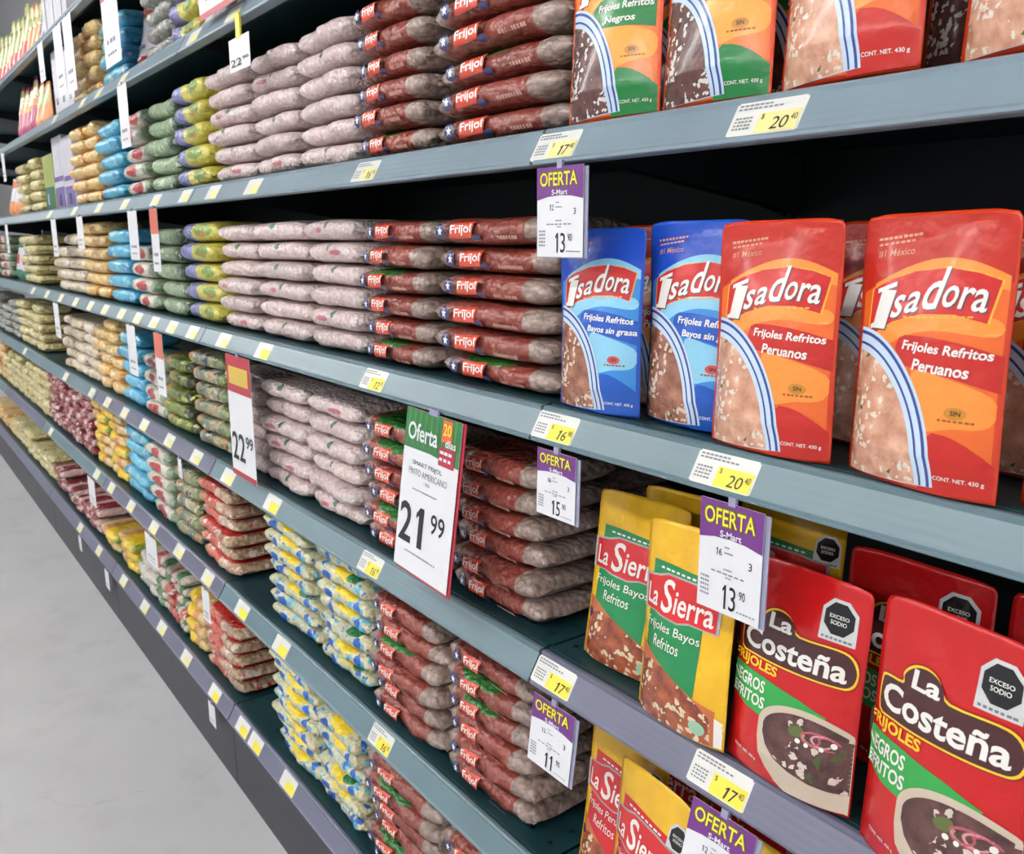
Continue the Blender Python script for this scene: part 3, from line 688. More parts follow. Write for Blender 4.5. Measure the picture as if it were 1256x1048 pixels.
def design_costena(seed):
    W, H, T = .14, .212, .046; sf = pouch_surf(W, H, T, seed)
    E = film('scarlet_film', (192, 20, 22)); o = bpy.data.objects.new('bean_pouch', pouch_body(W, H, T, E, sf)); COL.objects.link(o)
    A = Art(W, H, sf)
    yl = film('logo_yellow', (246, 196, 40)); br = film('logo_brown', (72, 34, 36)); wi = film('white_ink', (236, 232, 226)); gr = film('leaf_green', (48, 158, 70))
    def logo(g):
        pts = []
        base = [(.06, .56), (.055, .66), (.09, .685), (.22, .69)]
        dome = [(.36+.145*math.cos(math.radians(a)), .70+.075*math.sin(math.radians(a))) for a in range(165, 5, -16)]
        right = [(.53, .695), (.80, .70), (.90, .685), (.945, .64), (.945, .60), (.91, .565), (.82, .555), (.5, .553), (.2, .552)]
        for x, y in base+dome+right:
            cx_, cy_ = .5, .63; dx = x-cx_; dy = y-cy_
            pts.append((cx_+dx+math.copysign(g, dx), cy_+dy+math.copysign(g*.7, dy)))
        return pts
    A.poly('logo_edge', film('dark_red_ink', (140, 20, 26)), soft(logo(.022), 3), 2); A.poly('logo_edge', yl, soft(logo(.015), 3), 3); A.poly('logo_plate', br, soft(logo(-.004), 3), 4)
    A.text('brand_lettering', wi, 'La', .28, .695, .475, .765, bold=.028, lay=5)
    A.text('brand_lettering', wi, 'Costeña', .075, .572, .90, .672, bold=.024, lay=5)
    A.text('name_lettering', yl, 'FRIJOLES', -.03, .478, .42, .535, bold=.03, lay=3)
    A.poly('name_band', gr, [(.0, .475), (.30, .468), (.62, .44), (.82, .405), (.70, .36), (.5, .30), (.36, .295), (.2, .305), (.0, .33)], 2)
    A.text('name_lettering', wi, 'NEGROS', -.02, .395, .34, .45, bold=.02, lay=4)
    A.text('name_lettering', wi, 'REFRITOS', -.05, .328, .36, .38, bold=.02, lay=4)
    rim = film('bowl_beige', (196, 180, 160)); clp = (.02, .995, .012, .97)
    A.poly('bowl', rim, ellipse(.70, .29, .36, .115, 180, 30, 22, clp)+[(.995, .33), (.995, .012), (.58, .012), (.50, .035), (.43, .08), (.38, .14), (.35, .21)], 5)
    fd = food('negro_paste', (104, 70, 66), (66, 40, 40), (226, 210, 196), cs=110, amount=.3, herb=(70, 84, 40))
    A.poly('food_picture', fd, ellipse(.715, .278, .33, .100, 188, 30, 24, clp)+[(.99, .31), (.99, .10), (.88, .092), (.76, .095), (.62, .115), (.50, .15), (.43, .19), (.39, .24)], 6)
    for (ox, oy, orx, ory, a0, a1, c_) in ((.80, .30, .13, .034, 10, 200, 0), (.78, .295, .10, .026, 150, 350, 1), (.84, .30, .10, .03, 60, 250, 1), (.74, .30, .07, .03, 200, 400, 0), (.86, .305, .07, .022, 0, 180, 0), (.80, .285, .12, .02, 180, 330, 0)):
        A.ring('onion_garnish', film('onion_'+('pink', 'pale')[c_], ((176, 84, 96), (206, 140, 144))[c_]), ellipse(ox, oy, orx, ory, a0, a1, 12), ellipse(ox, oy, orx*.82, ory*.72, a0, a1, 12), 7)
    A.poly('herb_leaf', film('herb_green', (92, 104, 52)), soft([(.58, .31), (.66, .335), (.70, .31), (.66, .285), (.60, .285)], 3), 7)
    A.poly('cheese_crumbs', wi, ellipse(.66, .27, .02, .011, n=8), 8); A.poly('cheese_crumbs', wi, ellipse(.72, .265, .016, .01, n=8), 8); A.poly('cheese_crumbs', wi, ellipse(.89, .30, .02, .013, n=8), 8); A.poly('cheese_crumbs', wi, ellipse(.82, .27, .016, .011, n=8), 8)
    A.text('weight_print', wi, 'CONT. NET. 430 g', .12, .085, .34, .105, lay=3, bold=.01, rise=-.01)
    octagon_seal(A, .79, .835, .115, .075)
    A.build(o); return o

def design_sierra(kind, seed):
    W, H, T = .136, .212, .044; sf = pouch_surf(W, H, T, seed)
    E = film('sun_yellow_film', (236, 188, 36), (222, 168, 30)); o = bpy.data.objects.new('bean_pouch', pouch_body(W, H, T, E, sf)); COL.objects.link(o)
    A = Art(W, H, sf); wi = film('white_ink', (236, 232, 226)); sil = film('silver_ink', (176, 178, 176), metal=.3); rd = film('logo_red', (206, 38, 42))
    pn = film('panel_green', (30, 132, 74)) if kind == 'bayos' else film('panel_red', (198, 34, 40))
    A.poly('print_panel', pn, [(.10, .02), (.10, .79), (.30, .79), (.76, .775), (.76, .02)], 1)
    fd = food('sierra_picture', (176, 92, 58), (112, 52, 38), (236, 214, 176), cs=130, amount=.6)
    A.poly('food_ground', film('terracotta_ink', (196, 108, 66)), [(.02, .012), (.02, .36), (.14, .35), (.34, .31), (.56, .26), (.76, .21), (.93, .18), (.93, .012)], 2)
    A.poly('food_picture', fd, [(.06, .03), (.13, .27), (.24, .30), (.42, .29), (.60, .25), (.80, .19), (.90, .14), (.90, .012), (.1, .012)], 3)
    A.poly('star_mark', film('navy_ink', (44, 52, 104)), ellipse(.07, .26, .05, .028, n=12), 4)
    def lg(g): return [((x-.45)*(1+g)+.45, (y-.62)*(1+g*1.5)+.62) for x, y in [(.02, .535), (.02, .70), (.20, .715), (.30, .735), (.62, .735), (.80, .72), (.88, .72), (.88, .54), (.62, .545), (.5, .525), (.3, .53), (.2, .54)]]
    A.poly('logo_edge', sil, lg(.05), 3); A.poly('logo_plate', rd, lg(-.01), 4)
    A.text('brand_lettering', wi, 'La', .06, .56, .22, .665, bold=.012, lay=5)
    A.text('brand_lettering', wi, 'S', .27, .55, .41, .715, bold=.012, lay=5)
    A.text('brand_lettering', wi, 'ierra', .43, .56, .85, .67, bold=.012, lay=5)
    A.text('name_lettering', wi, 'Frijoles %s' % ('Bayos' if kind == 'bayos' else 'Peruanos'), .10, .445, .755, .50, bold=.0, lay=4)
    A.text('name_lettering', wi, 'Refritos', .25, .375, .57, .43, bold=.0, lay=4)
    A.bars('small_print', wi, .2, .7, .755, .010, 8, lay=3, rise=-.005)
    A.poly('corner_strip', wi, [(.93, .012), (.985, .012), (.985, .13), (.93, .15)], 3)
    A.poly('round_mark', film('mint_ink', (150, 190, 160)), ellipse(.80, .075, .07, .035, n=12), 4)
    octagon_seal(A, .86, .80, .10, .065)
    A.build(o); return o
PRO = {}
def pouch(design, lv, X, Y, yaw, lean, roll, sc, label, group='stand-up pouches of refried beans'):
    if design not in PRO:
        k, _, s_ = design.partition(':')
        PRO[design] = design_fiesta(s_, len(PRO)+1) if k == 'fiesta' else design_costena(9) if k == 'costena' else design_sierra(s_, 5); o = PRO[design]
    else: o = copy_tree(PRO[design])
    o.location = (X, Y, SURF[lv]+.0022+abs(math.sin(lean))*.013)
    o.rotation_mode = 'XYZ'
    o.matrix_world = Matrix.Translation(o.location) @ Matrix.Rotation(yaw, 4, 'Z') @ Matrix.Rotation(-lean, 4, 'X') @ Matrix(((1, 0, roll, 0), (0, 1, 0, 0), (0, 0, 1, 0), (0, 0, 0, 1))) @ Matrix.Diagonal((sc, sc, sc, 1))
    tag(o, label, 'pouch', group); return o
# fourth shelf up
pouch('fiesta:blue', 3, .069, .040, .02, .01, -.02, .95, 'blue bean pouch with red brand plate, beside the red bag stack')
pouch('fiesta:blue', 3, .186, .060, -.03, .015, -.01, .98, 'blue bean pouch half hidden behind the first orange pouch')
pouch('fiesta:orange', 3, .300, .032, -.02, .012, -.02, .97, 'orange bean pouch overlapping the second blue pouch, fourth shelf up')
pouch('fiesta:orange', 3, .438, .031, -.18, .003, -.03, .985, 'widest orange bean pouch standing alone at right, fourth shelf up')
pouch('fiesta:orange', 3, .572, .036, -.12, .03, -.02, .97, 'orange bean pouch cut off by the right photo edge, fourth shelf up')
for i, (x, y) in enumerate(((.075, .115), (.21, .125), (.35, .125), (.485, .125))):
    pouch('fiesta:orange', 3, x, y, 0, .03, 0, .97, 'shaded orange pouch in rear row, %s from the left, fourth shelf up' % ORD[i].replace('bottom', 'first'))
# fifth shelf up
pouch('fiesta:green', 2, .075, .045, .03, .04, -.02, .98, 'orange and green bean pouch beside the red bags, fifth shelf up')
pouch('fiesta:green', 2, .206, .048, -.03, .04, -.01, .98, 'orange and green bean pouch second from the red bags, fifth shelf up')
pouch('fiesta:orange', 2, .345, .040, -.12, .04, -.02, .99, 'orange bean pouch above the dark gap, fifth shelf up, left one')
pouch('fiesta:orange', 2, .497, .038, -.12, .04, -.02, .99, 'orange bean pouch cut off at the top right, fifth shelf up')
for i, (x, y) in enumerate(((.09, .13), (.23, .13), (.42, .13), (.56, .13))):
    pouch('fiesta:green', 2, x, y, 0, .03, 0, .97, 'shaded green banded pouch in rear row, %s from left, fifth shelf up' % ORD[i].replace('bottom', 'first'))
# third shelf up
pouch('sierra:bayos', 4, .102, .058, .05, .15, -.01, .96, 'yellow pouch with green panel, left one, half hidden by its neighbour')
pouch('sierra:bayos', 4, .222, .020, -.13, .11, -.15, .965, 'yellow pouch with green panel in front, black octagon seal at top right')
pouch('costena', 4, .346, .026, -.02, .10, -.05, .955, 'scarlet black bean pouch beside the yellow pouches, third shelf up')
pouch('costena', 4, .494, .006, -.22, .08, -.12, 1.0, 'largest scarlet black bean pouch at the lower right corner')
for i, (d_, x, y) in enumerate((('sierra:bayos', .13, .125), ('sierra:bayos', .22, .19), ('costena', .40, .125), ('costena', .545, .13))):
    pouch(d_, 4, x, y, .02, .04, -.02, .97, ['yellow pouch directly behind the left yellow pouch, third shelf up', 'yellow pouch deepest in shade behind the ticket, third shelf up', 'shaded scarlet pouch behind the two front scarlet pouches', 'shaded scarlet pouch at the right edge, rear row, third shelf up'][i])
# second shelf up
pouch('sierra:peruanos', 5, .090, .060, -.05, .14, -.02, .97, 'yellow pouch with red panel beside the red bags, second shelf up')
pouch('sierra:peruanos', 5, .175, .020, -.20, .12, -.06, .97, 'yellow pouch with red panel overlapping its neighbour, second shelf up')
pouch('sierra:peruanos', 5, .300, .036, -.10, .10, 0, .97, 'yellow pouch with red panel under the purple ticket, second shelf up')
for i, (x, y) in enumerate(((.10, .15), (.23, .14), (.36, .13))):
    pouch('sierra:peruanos', 5, x, y, 0, .04, 0, .97, 'shaded yellow pouch in rear row, %s from left, second shelf up' % ORD[i].replace('bottom', 'first'))

# ------------------------------------------------------------------ upright packs on the far shelves
def upright_bag(W, H, T, m1, bands, name):
    sf = pouch_surf(W, H, T, 3); o = bpy.data.objects.new(name, pouch_body(W, H, T, m1, sf, 8, 12)); COL.objects.link(o)
    A = Art(W, H, sf)
    for i, (m_, b0, b1, a0, a1) in enumerate(bands): A.poly('print_band' if i == 0 else ['print_band', 'print_patch', 'print_spot', 'print_mark'][i], m_, [(a0, b0), (a1, b0), (a1, b1), (a0, b1)], i+1)
    A.build(o, maxlen=.03, base=.0012, step=.0006); return o
def carton(W, H, D_, m1, bands):
    o = bpy.data.objects.new('carton', None); COL.objects.link(o)
    me = bpy.data.meshes.new('box'); bm = bmesh.new(); bmesh.ops.create_cube(bm, size=1)
    for v in bm.verts: v.co = (v.co.x*W, v.co.y*D_+D_/2, v.co.z*H+H/2)
    bmesh.ops.bevel(bm, geom=list(bm.edges), offset=.0015, segments=1, affect='EDGES'); bm.to_mesh(me); bm.free(); me.materials.append(m1)
    link(bpy.data.objects.new('box', me), o)
    A = Art(W, H)
    for i, (m_, b0, b1, a0, a1) in enumerate(bands): A.poly('print_band' if i == 0 else ['print_band', 'print_patch', 'print_spot', 'print_mark'][i], m_, [(a0, b0), (a1, b0), (a1, b1), (a0, b1)], i+1)
    A.build(o, base=.0006, step=.0005)
    me = bpy.data.meshes.new('top_flap'); v, f = box_data(-W/2+.004, W/2-.004, .004, D_*.55, H, H+.0012); me.from_pydata(v, [], f); me.materials.append(m1); link(bpy.data.objects.new('top_flap', me), o)
    return o
WH = film('pack_white', (206, 202, 212), rough=.4); RD = film('pack_red', (206, 58, 48)); ORG = film('pack_orange', (220, 140, 84)); LG = film('pack_lime', (168, 180, 98)); DG = film('pack_green', (40, 110, 84)); VI = film('pack_violet', (124, 104, 170)); MG = film('pack_magenta', (176, 72, 104)); NV = film('pack_navy', (58, 76, 104)); CR = film('pack_cream', (208, 198, 140))
def put(o, lv, a, b, label, cat, group, top=None, Y=.06):
    py = camrow(lv, (a+b)/2); xa, xb = camX(a, Y, py), camX(b, Y, py)
    return xa, xb
def far(kind, lv, a, b, yt, m1, bands, label, k=1, Y=.05, z=0):
    xa, xb = camX(a, .037, camrow(lv, a)), camX(b, .037, camrow(lv, b))
    H = min(camZ((a+b)/2, yt, Y)-SURF[lv]-.003, .255 if lv not in (0,) else .34)
    Wd = (xb-xa)/k
    for j in range(k):
        Hj = H*(1-.06*(j % 3))
        if kind == 'carton': o = carton(Wd*.97, Hj, .12, m1, bands); yy = Y
        else: o = upright_bag(Wd*.97, Hj, .07, m1, bands, 'upright_bag'); yy = Y+.036
        o.location = (xa+(j+.5)*Wd, yy, SURF[lv]+.0018+z)
        lb = label if k == 1 else label % ORD[k-1-j].replace('bottom', 'first')
        tag(o, lb, 'box' if kind == 'carton' else 'bag', 'upright packs on the far shelves')
full = lambda m_, b0, b1: (m_, b0, b1, .04, .96)
far('carton', 2, 63, 87, 162, WH, [full(VI, .02, .45), (WH, .3, .38, .0, 1), (NV, .05, .2, .4, .6)], 'white and violet carton, %s beside the pasta stack, fifth shelf up', k=2)
far('carton', 2, 50, 62, 190, LG, [full(DG, .0, .42), (WH, .1, .3, .3, .4)], 'lime and dark green carton beside the white cartons, fifth shelf up')
far('bag', 2, 3, 17, 218, WH, [full(ORG, .75, .95), full(ORG, .02, .4)], 'white bag with orange ends, %s from the tan bags, fifth shelf up', k=3)
far('bag', 3, 11, 25, 292, WH, [full(DG, .78, .95), full(DG, .02, .25), (RD, .4, .62, .3, .7)], 'white bag with green ends and red mark, %s from right, fourth shelf up', k=2)
far('bag', 1, 153, 172, 4, WH, [full(RD, .82, .98), full(RD, .02, .2), (RD, .5, .62, .2, .4), (NV, .33, .38, .3, .7)], 'white upright bag with red top and base, beside grey bags')
far('carton', 1, 61, 84, 55, WH, [(NV, .2, .3, .3, .6)], 'plain white carton, %s beside the orange pasta bags, sixth shelf up', k=3)
far('bag', 1, 33, 46, 100, ORG, [full(LG, .5, .8), full(CR, .8, .93)], 'orange bag with lime and cream top, %s from right, sixth shelf up', k=2)
far('bag', 1, 13, 33, 100, MG, [full(CR, .62, .93), full(ORG, .5, .62)], 'magenta bag with cream top, %s from right, sixth shelf up', k=4)
far('bag', 0, 75, 100, -60, CR, [full(LG, .5, .8)], 'cream and lime bag nearest on the top shelf')
far('carton', 0, 46, 73, -40, WH, [(NV, .1, .9, .46, .52)], 'tall white carton, %s from right on the top shelf', k=3)
far('bag', 0, 37, 45, -20, NV, [full(CR, .6, .8)], 'navy and cream bag between cartons and orange bags, top shelf')
far('bag', 0, 22, 37, 0, ORG, [full(CR, .55, .95), (LG, .6, .75, .2, .8)], 'orange bag with pale top, %s from right, top shelf', k=3)
far('bag', 0, -12, 22, 25, LG, [full(RD, .03, .4), full(CR, .8, .95)], 'lime bag with red base, %s from right, top shelf', k=7)

# ------------------------------------------------------------------ price tags in the rails
ink = plain('black_print', (30, 30, 34), .5); gink = plain('grey_print', (132, 134, 142), .6); card = plain('tag_card', (224, 224, 218), .4); cardy = plain('tag_yellow', (238, 222, 70), .45); cardp = plain('tag_pale_yellow', (232, 224, 150), .45)
def tag_proto(price, pale=False, simple=False):
    W, H = .070, .034
    o = bpy.data.objects.new('price_tag', None); COL.objects.link(o)
    v, f = box_data(-W/2, W/2, -.0008, 0, 0, H)
    me = bpy.data.meshes.new('card'); bm = bmesh.new(); vs = [bm.verts.new(p) for p in v]; [bm.faces.new([vs[i] for i in q]) for q in f]
    bmesh.ops.recalc_face_normals(bm, faces=bm.faces)
    bmesh.ops.bevel(bm, geom=[e for e in bm.edges if abs(e.verts[0].co.y-e.verts[1].co.y) > 1e-5], offset=.002, segments=2, affect='EDGES'); bm.to_mesh(me); bm.free(); me.materials.append(card)
    link(bpy.data.objects.new('card', me), o)
    A = Art(W, H)
    A.poly('yellow_patch', cardp if pale else cardy, [(.40, .06), (.97, .06), (.97, .62), (.40, .62)], 1)
    if not simple:
        r = random.Random(5)
        A.bars('small_print', gink, .05, .55, .86, .05, 7, lay=1, rnd=r); A.bars('small_print', gink, .05, .7, .76, .05, 9, lay=1, rnd=r)
        for yy in (.2, .3, .4, .5): A.bars('small_print', gink, .06, .32, yy, .05, 5, lay=1, rnd=r)
        number(A, 'price', ink, price[0], .60, .12, .84, .46, bold=.0, lay=2, shear=.1); number(A, 'price', ink, price[1], .86, .32, .95, .5, bold=.0, lay=2)
        A.text('price', ink, '$', .44, .42, .48, .58, lay=2)
    A.build(o, base=.0010, step=.00025)
    return o
def rail_pos(lv, px):
    k = (1.30-RAILZ[lv]-.018)/.601; py = 297+1084*k/(1326+170.7*k)*(px+187)
    return camX(px, .006, py)
TAGS = {
 2: [(680, '17', '40', 1), (938, '20', '40', 1), (447, '16', '90', 1), (309, '', '', 1), (260, '', '', 1), (226, '', '', 1), (190, '', '', 1), (152, '', '', 1), (120, '', '', 1), (90, '', '', 1), (60, '', '', 1)],
 3: [(679, '16', '90', 0), (886, '20', '40', 0), (457, '12', '90', 0), (322, '', '', 0), (273, '', '', 1), (235, '', '', 1), (210, '', '', 1), (188, '', '', 1), (168, '', '', 1), (148, '', '', 1), (128, '', '', 1), (110, '', '', 1), (92, '', '', 1), (74, '', '', 1), (57, '', '', 1), (40, '', '', 1)],
 4: [(677, '17', '40', 0), (880, '17', '40', 0), (453, '16', '90', 0), (333, '', '', 0), (279, '', '', 1), (240, '', '', 1), (207, '', '', 1), (176, '', '', 1), (152, '', '', 1), (131, '', '', 1), (112, '', '', 1), (80, '', '', 1), (30, '', '', 1)],
 5: [(466, '16', '90', 0), (344, '', '', 0), (296, '', '', 0), (254, '', '', 1), (219, '', '', 1), (188, '', '', 1), (160, '', '', 1), (136, '', '', 1), (118, '', '', 1), (62, '', '', 1)],
 6: [(353, '', '', 0), (313, '', '', 0), (297, '', '', 0), (263, '', '', 0), (228, '', '', 1), (198, '', '', 1), (177, '', '', 1), (151, '', '', 1), (121, '', '', 1), (98, '', '', 1)],
 1: [(285, '', '', 1), (236, '', '', 1), (150, '', '', 1), (120, '', '', 1), (100, '', '', 1), (66, '', '', 1)],
}
proto = {}
NTH = ['rightmost', 'second', 'third', 'fourth', 'fifth', 'sixth', 'seventh', 'eighth', 'ninth', 'tenth', 'eleventh', 'twelfth', 'thirteenth', 'fourteenth', 'fifteenth', 'sixteenth', 'seventeenth']
for lv, lst in TAGS.items():
    lst = sorted(lst, key=lambda q: -q[0]); xs = sorted([rail_pos(lv, q[0]) for q in lst], reverse=True)
    for i, (px, p1, p2, pale) in enumerate(lst):
        key = (p1, p2, pale)
        if key not in proto: proto[key] = tag_proto((p1, p2), bool(pale), p1 == ''); o = proto[key]
        else: o = copy_tree(proto[key])
        x = xs[i]
        o.location = (x, .0004-.0003, RAILZ[lv]+.0045)
        o.rotation_euler = (-FACE_ANG, 0, 0)
        tag(o, '%s price tag, %s%s on the %s rail' % ('pale yellow' if pale else 'white and bright yellow', NTH[i], '' if i == 0 else ' from the right', SHELFNAME[lv]), 'price tag', 'price tags in the shelf rails')

# ------------------------------------------------------------------ hanging tickets and signs
purple = plain('ticket_purple', (112, 52, 130), .4); paper = plain('ticket_paper', (226, 226, 230), .4); tyel = plain('ticket_yellow', (238, 222, 60), .4); redp = plain('sign_red', (176, 44, 62), .4)
def ticket(price, label, px, py, lv, lean=0.0, yaw=0.0, W=.072, H=.095, sup='90', prev=('16', '3')):
    """purple and white offer ticket hanging from a rail in a clear holder"""
    o = empty('offer_ticket')
    MB().box(-W/2, W/2, -.0006, 0, -H, 0).build('card', paper, o)
    MB().box(-W/2+.003, W/2+.005, .0012, .0022, -H-.001, -.002).build('holder_back', plain('holder_plastic', (150, 150, 176), .25), o)
    A = Art(W, H)
    y = lambda v: v-1
    A.poly('purple_header', purple, [(0, y(.64)), (0, y(1)), (1, y(1)), (1, y(.64)), (.75, y(.675)), (.5, y(.685)), (.25, y(.675))], 1)
    vs = plain('ticket_outline', (96, 100, 40), .4)
    A.text('offer_lettering', vs, 'OFERTA', .06, y(.775), .90, y(.955), bold=.055, lay=2); A.text('offer_lettering', tyel, 'OFERTA', .08, y(.79), .88, y(.94), bold=.012, lay=3)
    A.text('shop_lettering', paper, 'S-Mart', .34, y(.69), .68, y(.75), bold=.02, lay=3)
    number(A, 'price', ink, price, .40, y(.05), .64, y(.27), bold=.0, lay=1); number(A, 'price', ink, sup, .68, y(.18), .78, y(.26), lay=1)
    number(A, 'price', ink, prev[0], .28, y(.52), .38, y(.585), lay=1); number(A, 'price', ink, prev[1], .80, y(.47), .86, y(.54), lay=1)
    r = random.Random(int(px))
    for yy, a, b in ((.40, .42, .56), (.36, .22, .78), (.33, .45, .55), (.60, .42, .50), (.55, .42, .56)): A.bars('small_print', gink, a, b, y(yy), .014, 6, lay=1, rnd=r)
    for yy in (.12, .16, .2, .24, .28): A.bars('small_print', gink, .05, .2, y(yy), .02, 4, lay=1, rnd=r)
    A.bars('small_print', gink, .66, .95, y(.06), .012, 6, lay=1, rnd=r)
    A.build(o, base=.0008, step=.00025)
    x = camX(px, -.006, py)
    MB().box(-.004, .004, -.0015, .002, -.002, .006).build('clip', plain('holder_plastic', (150, 150, 176), .25), o)
    o.location = (x, -.0045, RAILZ[lv]-.0035); o.rotation_euler = (lean, 0, yaw)
    return tag(o, label, 'price sign', 'purple offer tickets hanging from rails')
ticket('13', 'purple and white offer ticket reading 13 under the fifth shelf rail', 686, 205, 2, W=.074, H=.092, prev=('12', '3'))
ticket('15', 'purple and white offer ticket reading 15 under the fourth shelf rail', 682, 550, 3, W=.066, H=.076, lean=-.02, prev=('16', '3'))
ticket('13', 'purple and white offer ticket reading 13 over the scarlet pouch', 898, 612, 3, W=.070, H=.105, prev=('16', '3'))
ticket('11', 'purple and white offer ticket reading 11 under the third shelf rail', 679, 865, 4, W=.076, H=.085, lean=-.12, prev=('12', '3'))
ticket('12', 'purple and white offer ticket reading 12 at the bottom photo edge', 888, 1000, 4, W=.076, H=.090, lean=-.25, prev=('12', '3'))

def big_sign():
    W, H = .150, .226; o = empty('sale_sign')
    MB().box(-W/2, W/2, -.0006, 0, -H, 0).build('card', paper, o)
    MB().box(-W/2+.004, W/2+.006, .0015, .0022, -H-.004, 0).build('red_backing', redp, o)
    A = Art(W, H); y = lambda v: v-1
    g = plain('sign_green', (48, 116, 62), .4); g2 = plain('sign_green_stripe', (74, 140, 72), .4)
    A.poly('green_header', g, [(0, y(.755)), (0, y(1)), (1, y(1)), (1, y(.735)), (.5, y(.76))], 1)
    for i in range(9): A.poly('header_stripe', g2, [(.05+.105*i, y(.78)), (.065+.105*i, y(.78)), (.085+.105*i, y(1)), (.055+.105*i, y(1))], 2)
    A.text('offer_lettering', paper, 'Oferta', .07, y(.81), .62, y(.92), bold=.018, lay=4)
    ob = plain('badge_orange', (216, 104, 60), .4); A.poly('badge', ob, [(.68, y(.86)), (.86, y(.86)), (.85, y(.99)), (.69, y(.99))], 3); A.poly('badge', redp, [(.66, y(.72)), (.93, y(.72)), (.93, y(.83)), (.66, y(.83))], 3)
    A.text('badge_lettering', paper, 'días', .76, y(.835), .94, y(.88), bold=.02, lay=5); A.text('badge_lettering', tyel, '20', .71, y(.90), .84, y(.97), bold=.01, lay=5)
    A.bars('badge_lettering', paper, .68, .90, y(.79), .018, 3, lay=5); A.bars('badge_lettering', paper, .68, .90, y(.75), .018, 3, lay=5)
    A.text('product_lettering', ink, 'SMART FRIJOL', .20, y(.655), .74, y(.69), lay=1); A.text('product_lettering', gink, 'PINTO AMERICANO', .14, y(.60), .84, y(.64), lay=1)
    A.text('product_lettering', gink, '1 KG', .44, y(.56), .54, y(.58), lay=1); A.bars('small_print', gink, .24, .70, y(.51), .009, 12, lay=1); A.bars('small_print', gink, .2, .78, y(.115), .009, 16, lay=1)
    number(A, 'price', ink, '2', .03, y(.17), .30, y(.42), bold=.016, lay=1); number(A, 'price', ink, '1', .32, y(.17), .58, y(.42), bold=.02, lay=1)
    number(A, 'price', ink, '99', .62, y(.30), .88, y(.42), bold=.01, lay=1)
    A.build(o, base=.0008, step=.00025)
    x = camX(531, -.008, 512); o.location = (x, -.0055, RAILZ[3]-.001); o.rotation_euler = (-.13, 0, -.05)
    MB().box(-.012, .012, -.0015, .0015, -.002, .0065).build('clip', plain('holder_plastic', (150, 150, 176), .25), o)
    tag(o, 'large white sale sign with green header reading Oferta 21.99', 'price sign')
big_sign()
def strip_sign(lv, px, py, W, H, hdr, label, price=None, drop=0.0, lean=0, yaw=0, foot=False, hfrac=.4, patch=None):
    o = empty('hanging_sign'); MB().box(-W/2, W/2, -.0006, 0, -H, 0).build('card', paper, o)
    A = Art(W, H); y = lambda v: v-1
    if hdr: A.poly('header', hdr, [(0, y(1-hfrac)), (1, y(1-hfrac)), (1, y(1)), (0, y(1))], 1)
    if patch: A.poly('header_patch', patch, [(.1, y(1-hfrac*.78)), (.9, y(1-hfrac*.78)), (.9, y(1-hfrac*.3)), (.1, y(1-hfrac*.3))], 2)
    if foot: A.poly('foot_band', redp, [(0, y(0)), (1, y(0)), (1, y(.045)), (0, y(.045))], 1)
    if price: number(A, 'price', ink, price[0], .06, y(.14), .62, y(.37), bold=.01, lay=2); A.text('price_cents', ink, price[1], .66, y(.27), .95, y(.37), bold=.01, lay=2)
    else: A.bars('small_print', gink, .2, .8, y(.25), .05, 3, lay=1); A.bars('small_print', gink, .2, .8, y(.12), .03, 4, lay=1)
    A.build(o, base=.0008, step=.0004)
    MB().box(-.004-drop*.2, .004+drop*.2, -.0015, .002, -.002, .0065+drop).build('clip', plain('holder_plastic', (150, 150, 176), .25) if not drop else tyel, o)
    o.location = (camX(px, -.006, py), -.0055, RAILZ[lv]-.001-drop); o.rotation_euler = (lean, 0, yaw)
    tag(o, label, 'price sign', 'hanging signs on far rails')
strip_sign(3, 291, 445, .135, .255, redp, 'tall white sign with red header reading 22.99 over pale bags', ('22', '99'), foot=True, hfrac=.30, patch=plain('patch_gold', (206, 176, 70), .4))
strip_sign(1, 294, 72, .10, .055, None, 'small white ticket reading 22 hanging above the pink bags', ('22', '90'), drop=.03)
strip_sign(2, 162, 268, .09, .125, None, 'white ticket over the light blue bags, fourth shelf up')
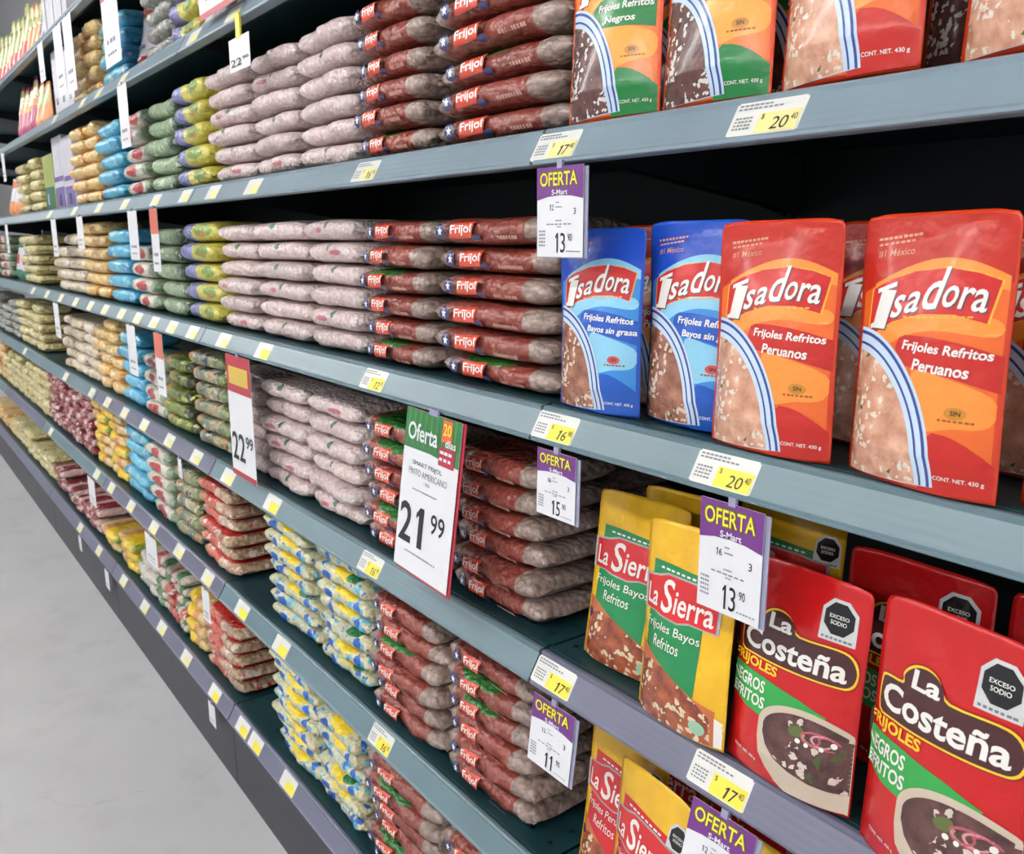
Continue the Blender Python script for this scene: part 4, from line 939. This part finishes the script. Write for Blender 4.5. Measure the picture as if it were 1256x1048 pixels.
strip_sign(2, 188, 265, .065, .15, plain('sign_salmon', (206, 110, 92), .4), 'white ticket with salmon header over the green bags, fourth shelf up')
strip_sign(3, 160, 405, .09, .14, None, 'white ticket over the light blue bags, third shelf up')
strip_sign(3, 194, 420, .075, .16, plain('sign_salmon', (206, 110, 92), .4), 'white ticket with salmon header over the oval bags, third shelf up')
strip_sign(3, 68, 375, .10, .13, None, 'small white ticket over the brown bags, third shelf up')
strip_sign(2, 65, 272, .09, .13, None, 'small white ticket over the brown bags, fourth shelf up')
strip_sign(2, 97, 270, .09, .10, None, 'small pale ticket over the cream bags, fourth shelf up')
strip_sign(2, 7, 275, .08, .13, None, 'small pale ticket at the far left, fourth shelf up')
strip_sign(1, 150, 120, .09, .15, None, 'white ticket over the light blue bags, fifth shelf up')
strip_sign(0, 130, -30, .16, .21, redp, 'tall white sign with red header over light blue bags, sixth shelf up', hfrac=.25)
strip_sign(0, 82, 35, .12, .21, None, 'tall white paper sign beside orange pasta, sixth shelf up')
strip_sign(0, 70, 45, .12, .20, None, 'tall white paper sign over the white cartons, sixth shelf up')
strip_sign(0, 49, 60, .09, .12, None, 'narrow white ticket by the dark gap, sixth shelf up')
strip_sign(1, 4, 200, .08, .12, None, 'narrow white ticket at the far left, fifth shelf up')
strip_sign(5, 114, 615, .11, .10, None, 'white ticket over the maroon bags, bottom shelf')
strip_sign(5, 253, 745, .055, .085, None, 'small white ticket over the red trimmed bags, bottom shelf')
strip_sign(5, 187, 690, .12, .09, None, 'wide white ticket over the plain white rice bags, bottom shelf')
strip_sign(4, 222, 590, .03, .05, None, 'tiny white ticket under the third shelf rail')
strip_sign(6, 262, 900, .05, .06, None, 'small white ticket under the bottom rail, nearest')
strip_sign(6, 133, 725, .06, .07, None, 'small white ticket under the bottom rail, middle')
strip_sign(6, 101, 690, .05, .06, None, 'small white ticket under the bottom rail, farthest')
strip_sign(0, 262, -60, .2, .235, None, 'white card with red foot hanging over pink bags, sixth shelf up', foot=True)
print('BAGS', BAGS, 'OBJ', len(bpy.data.objects))
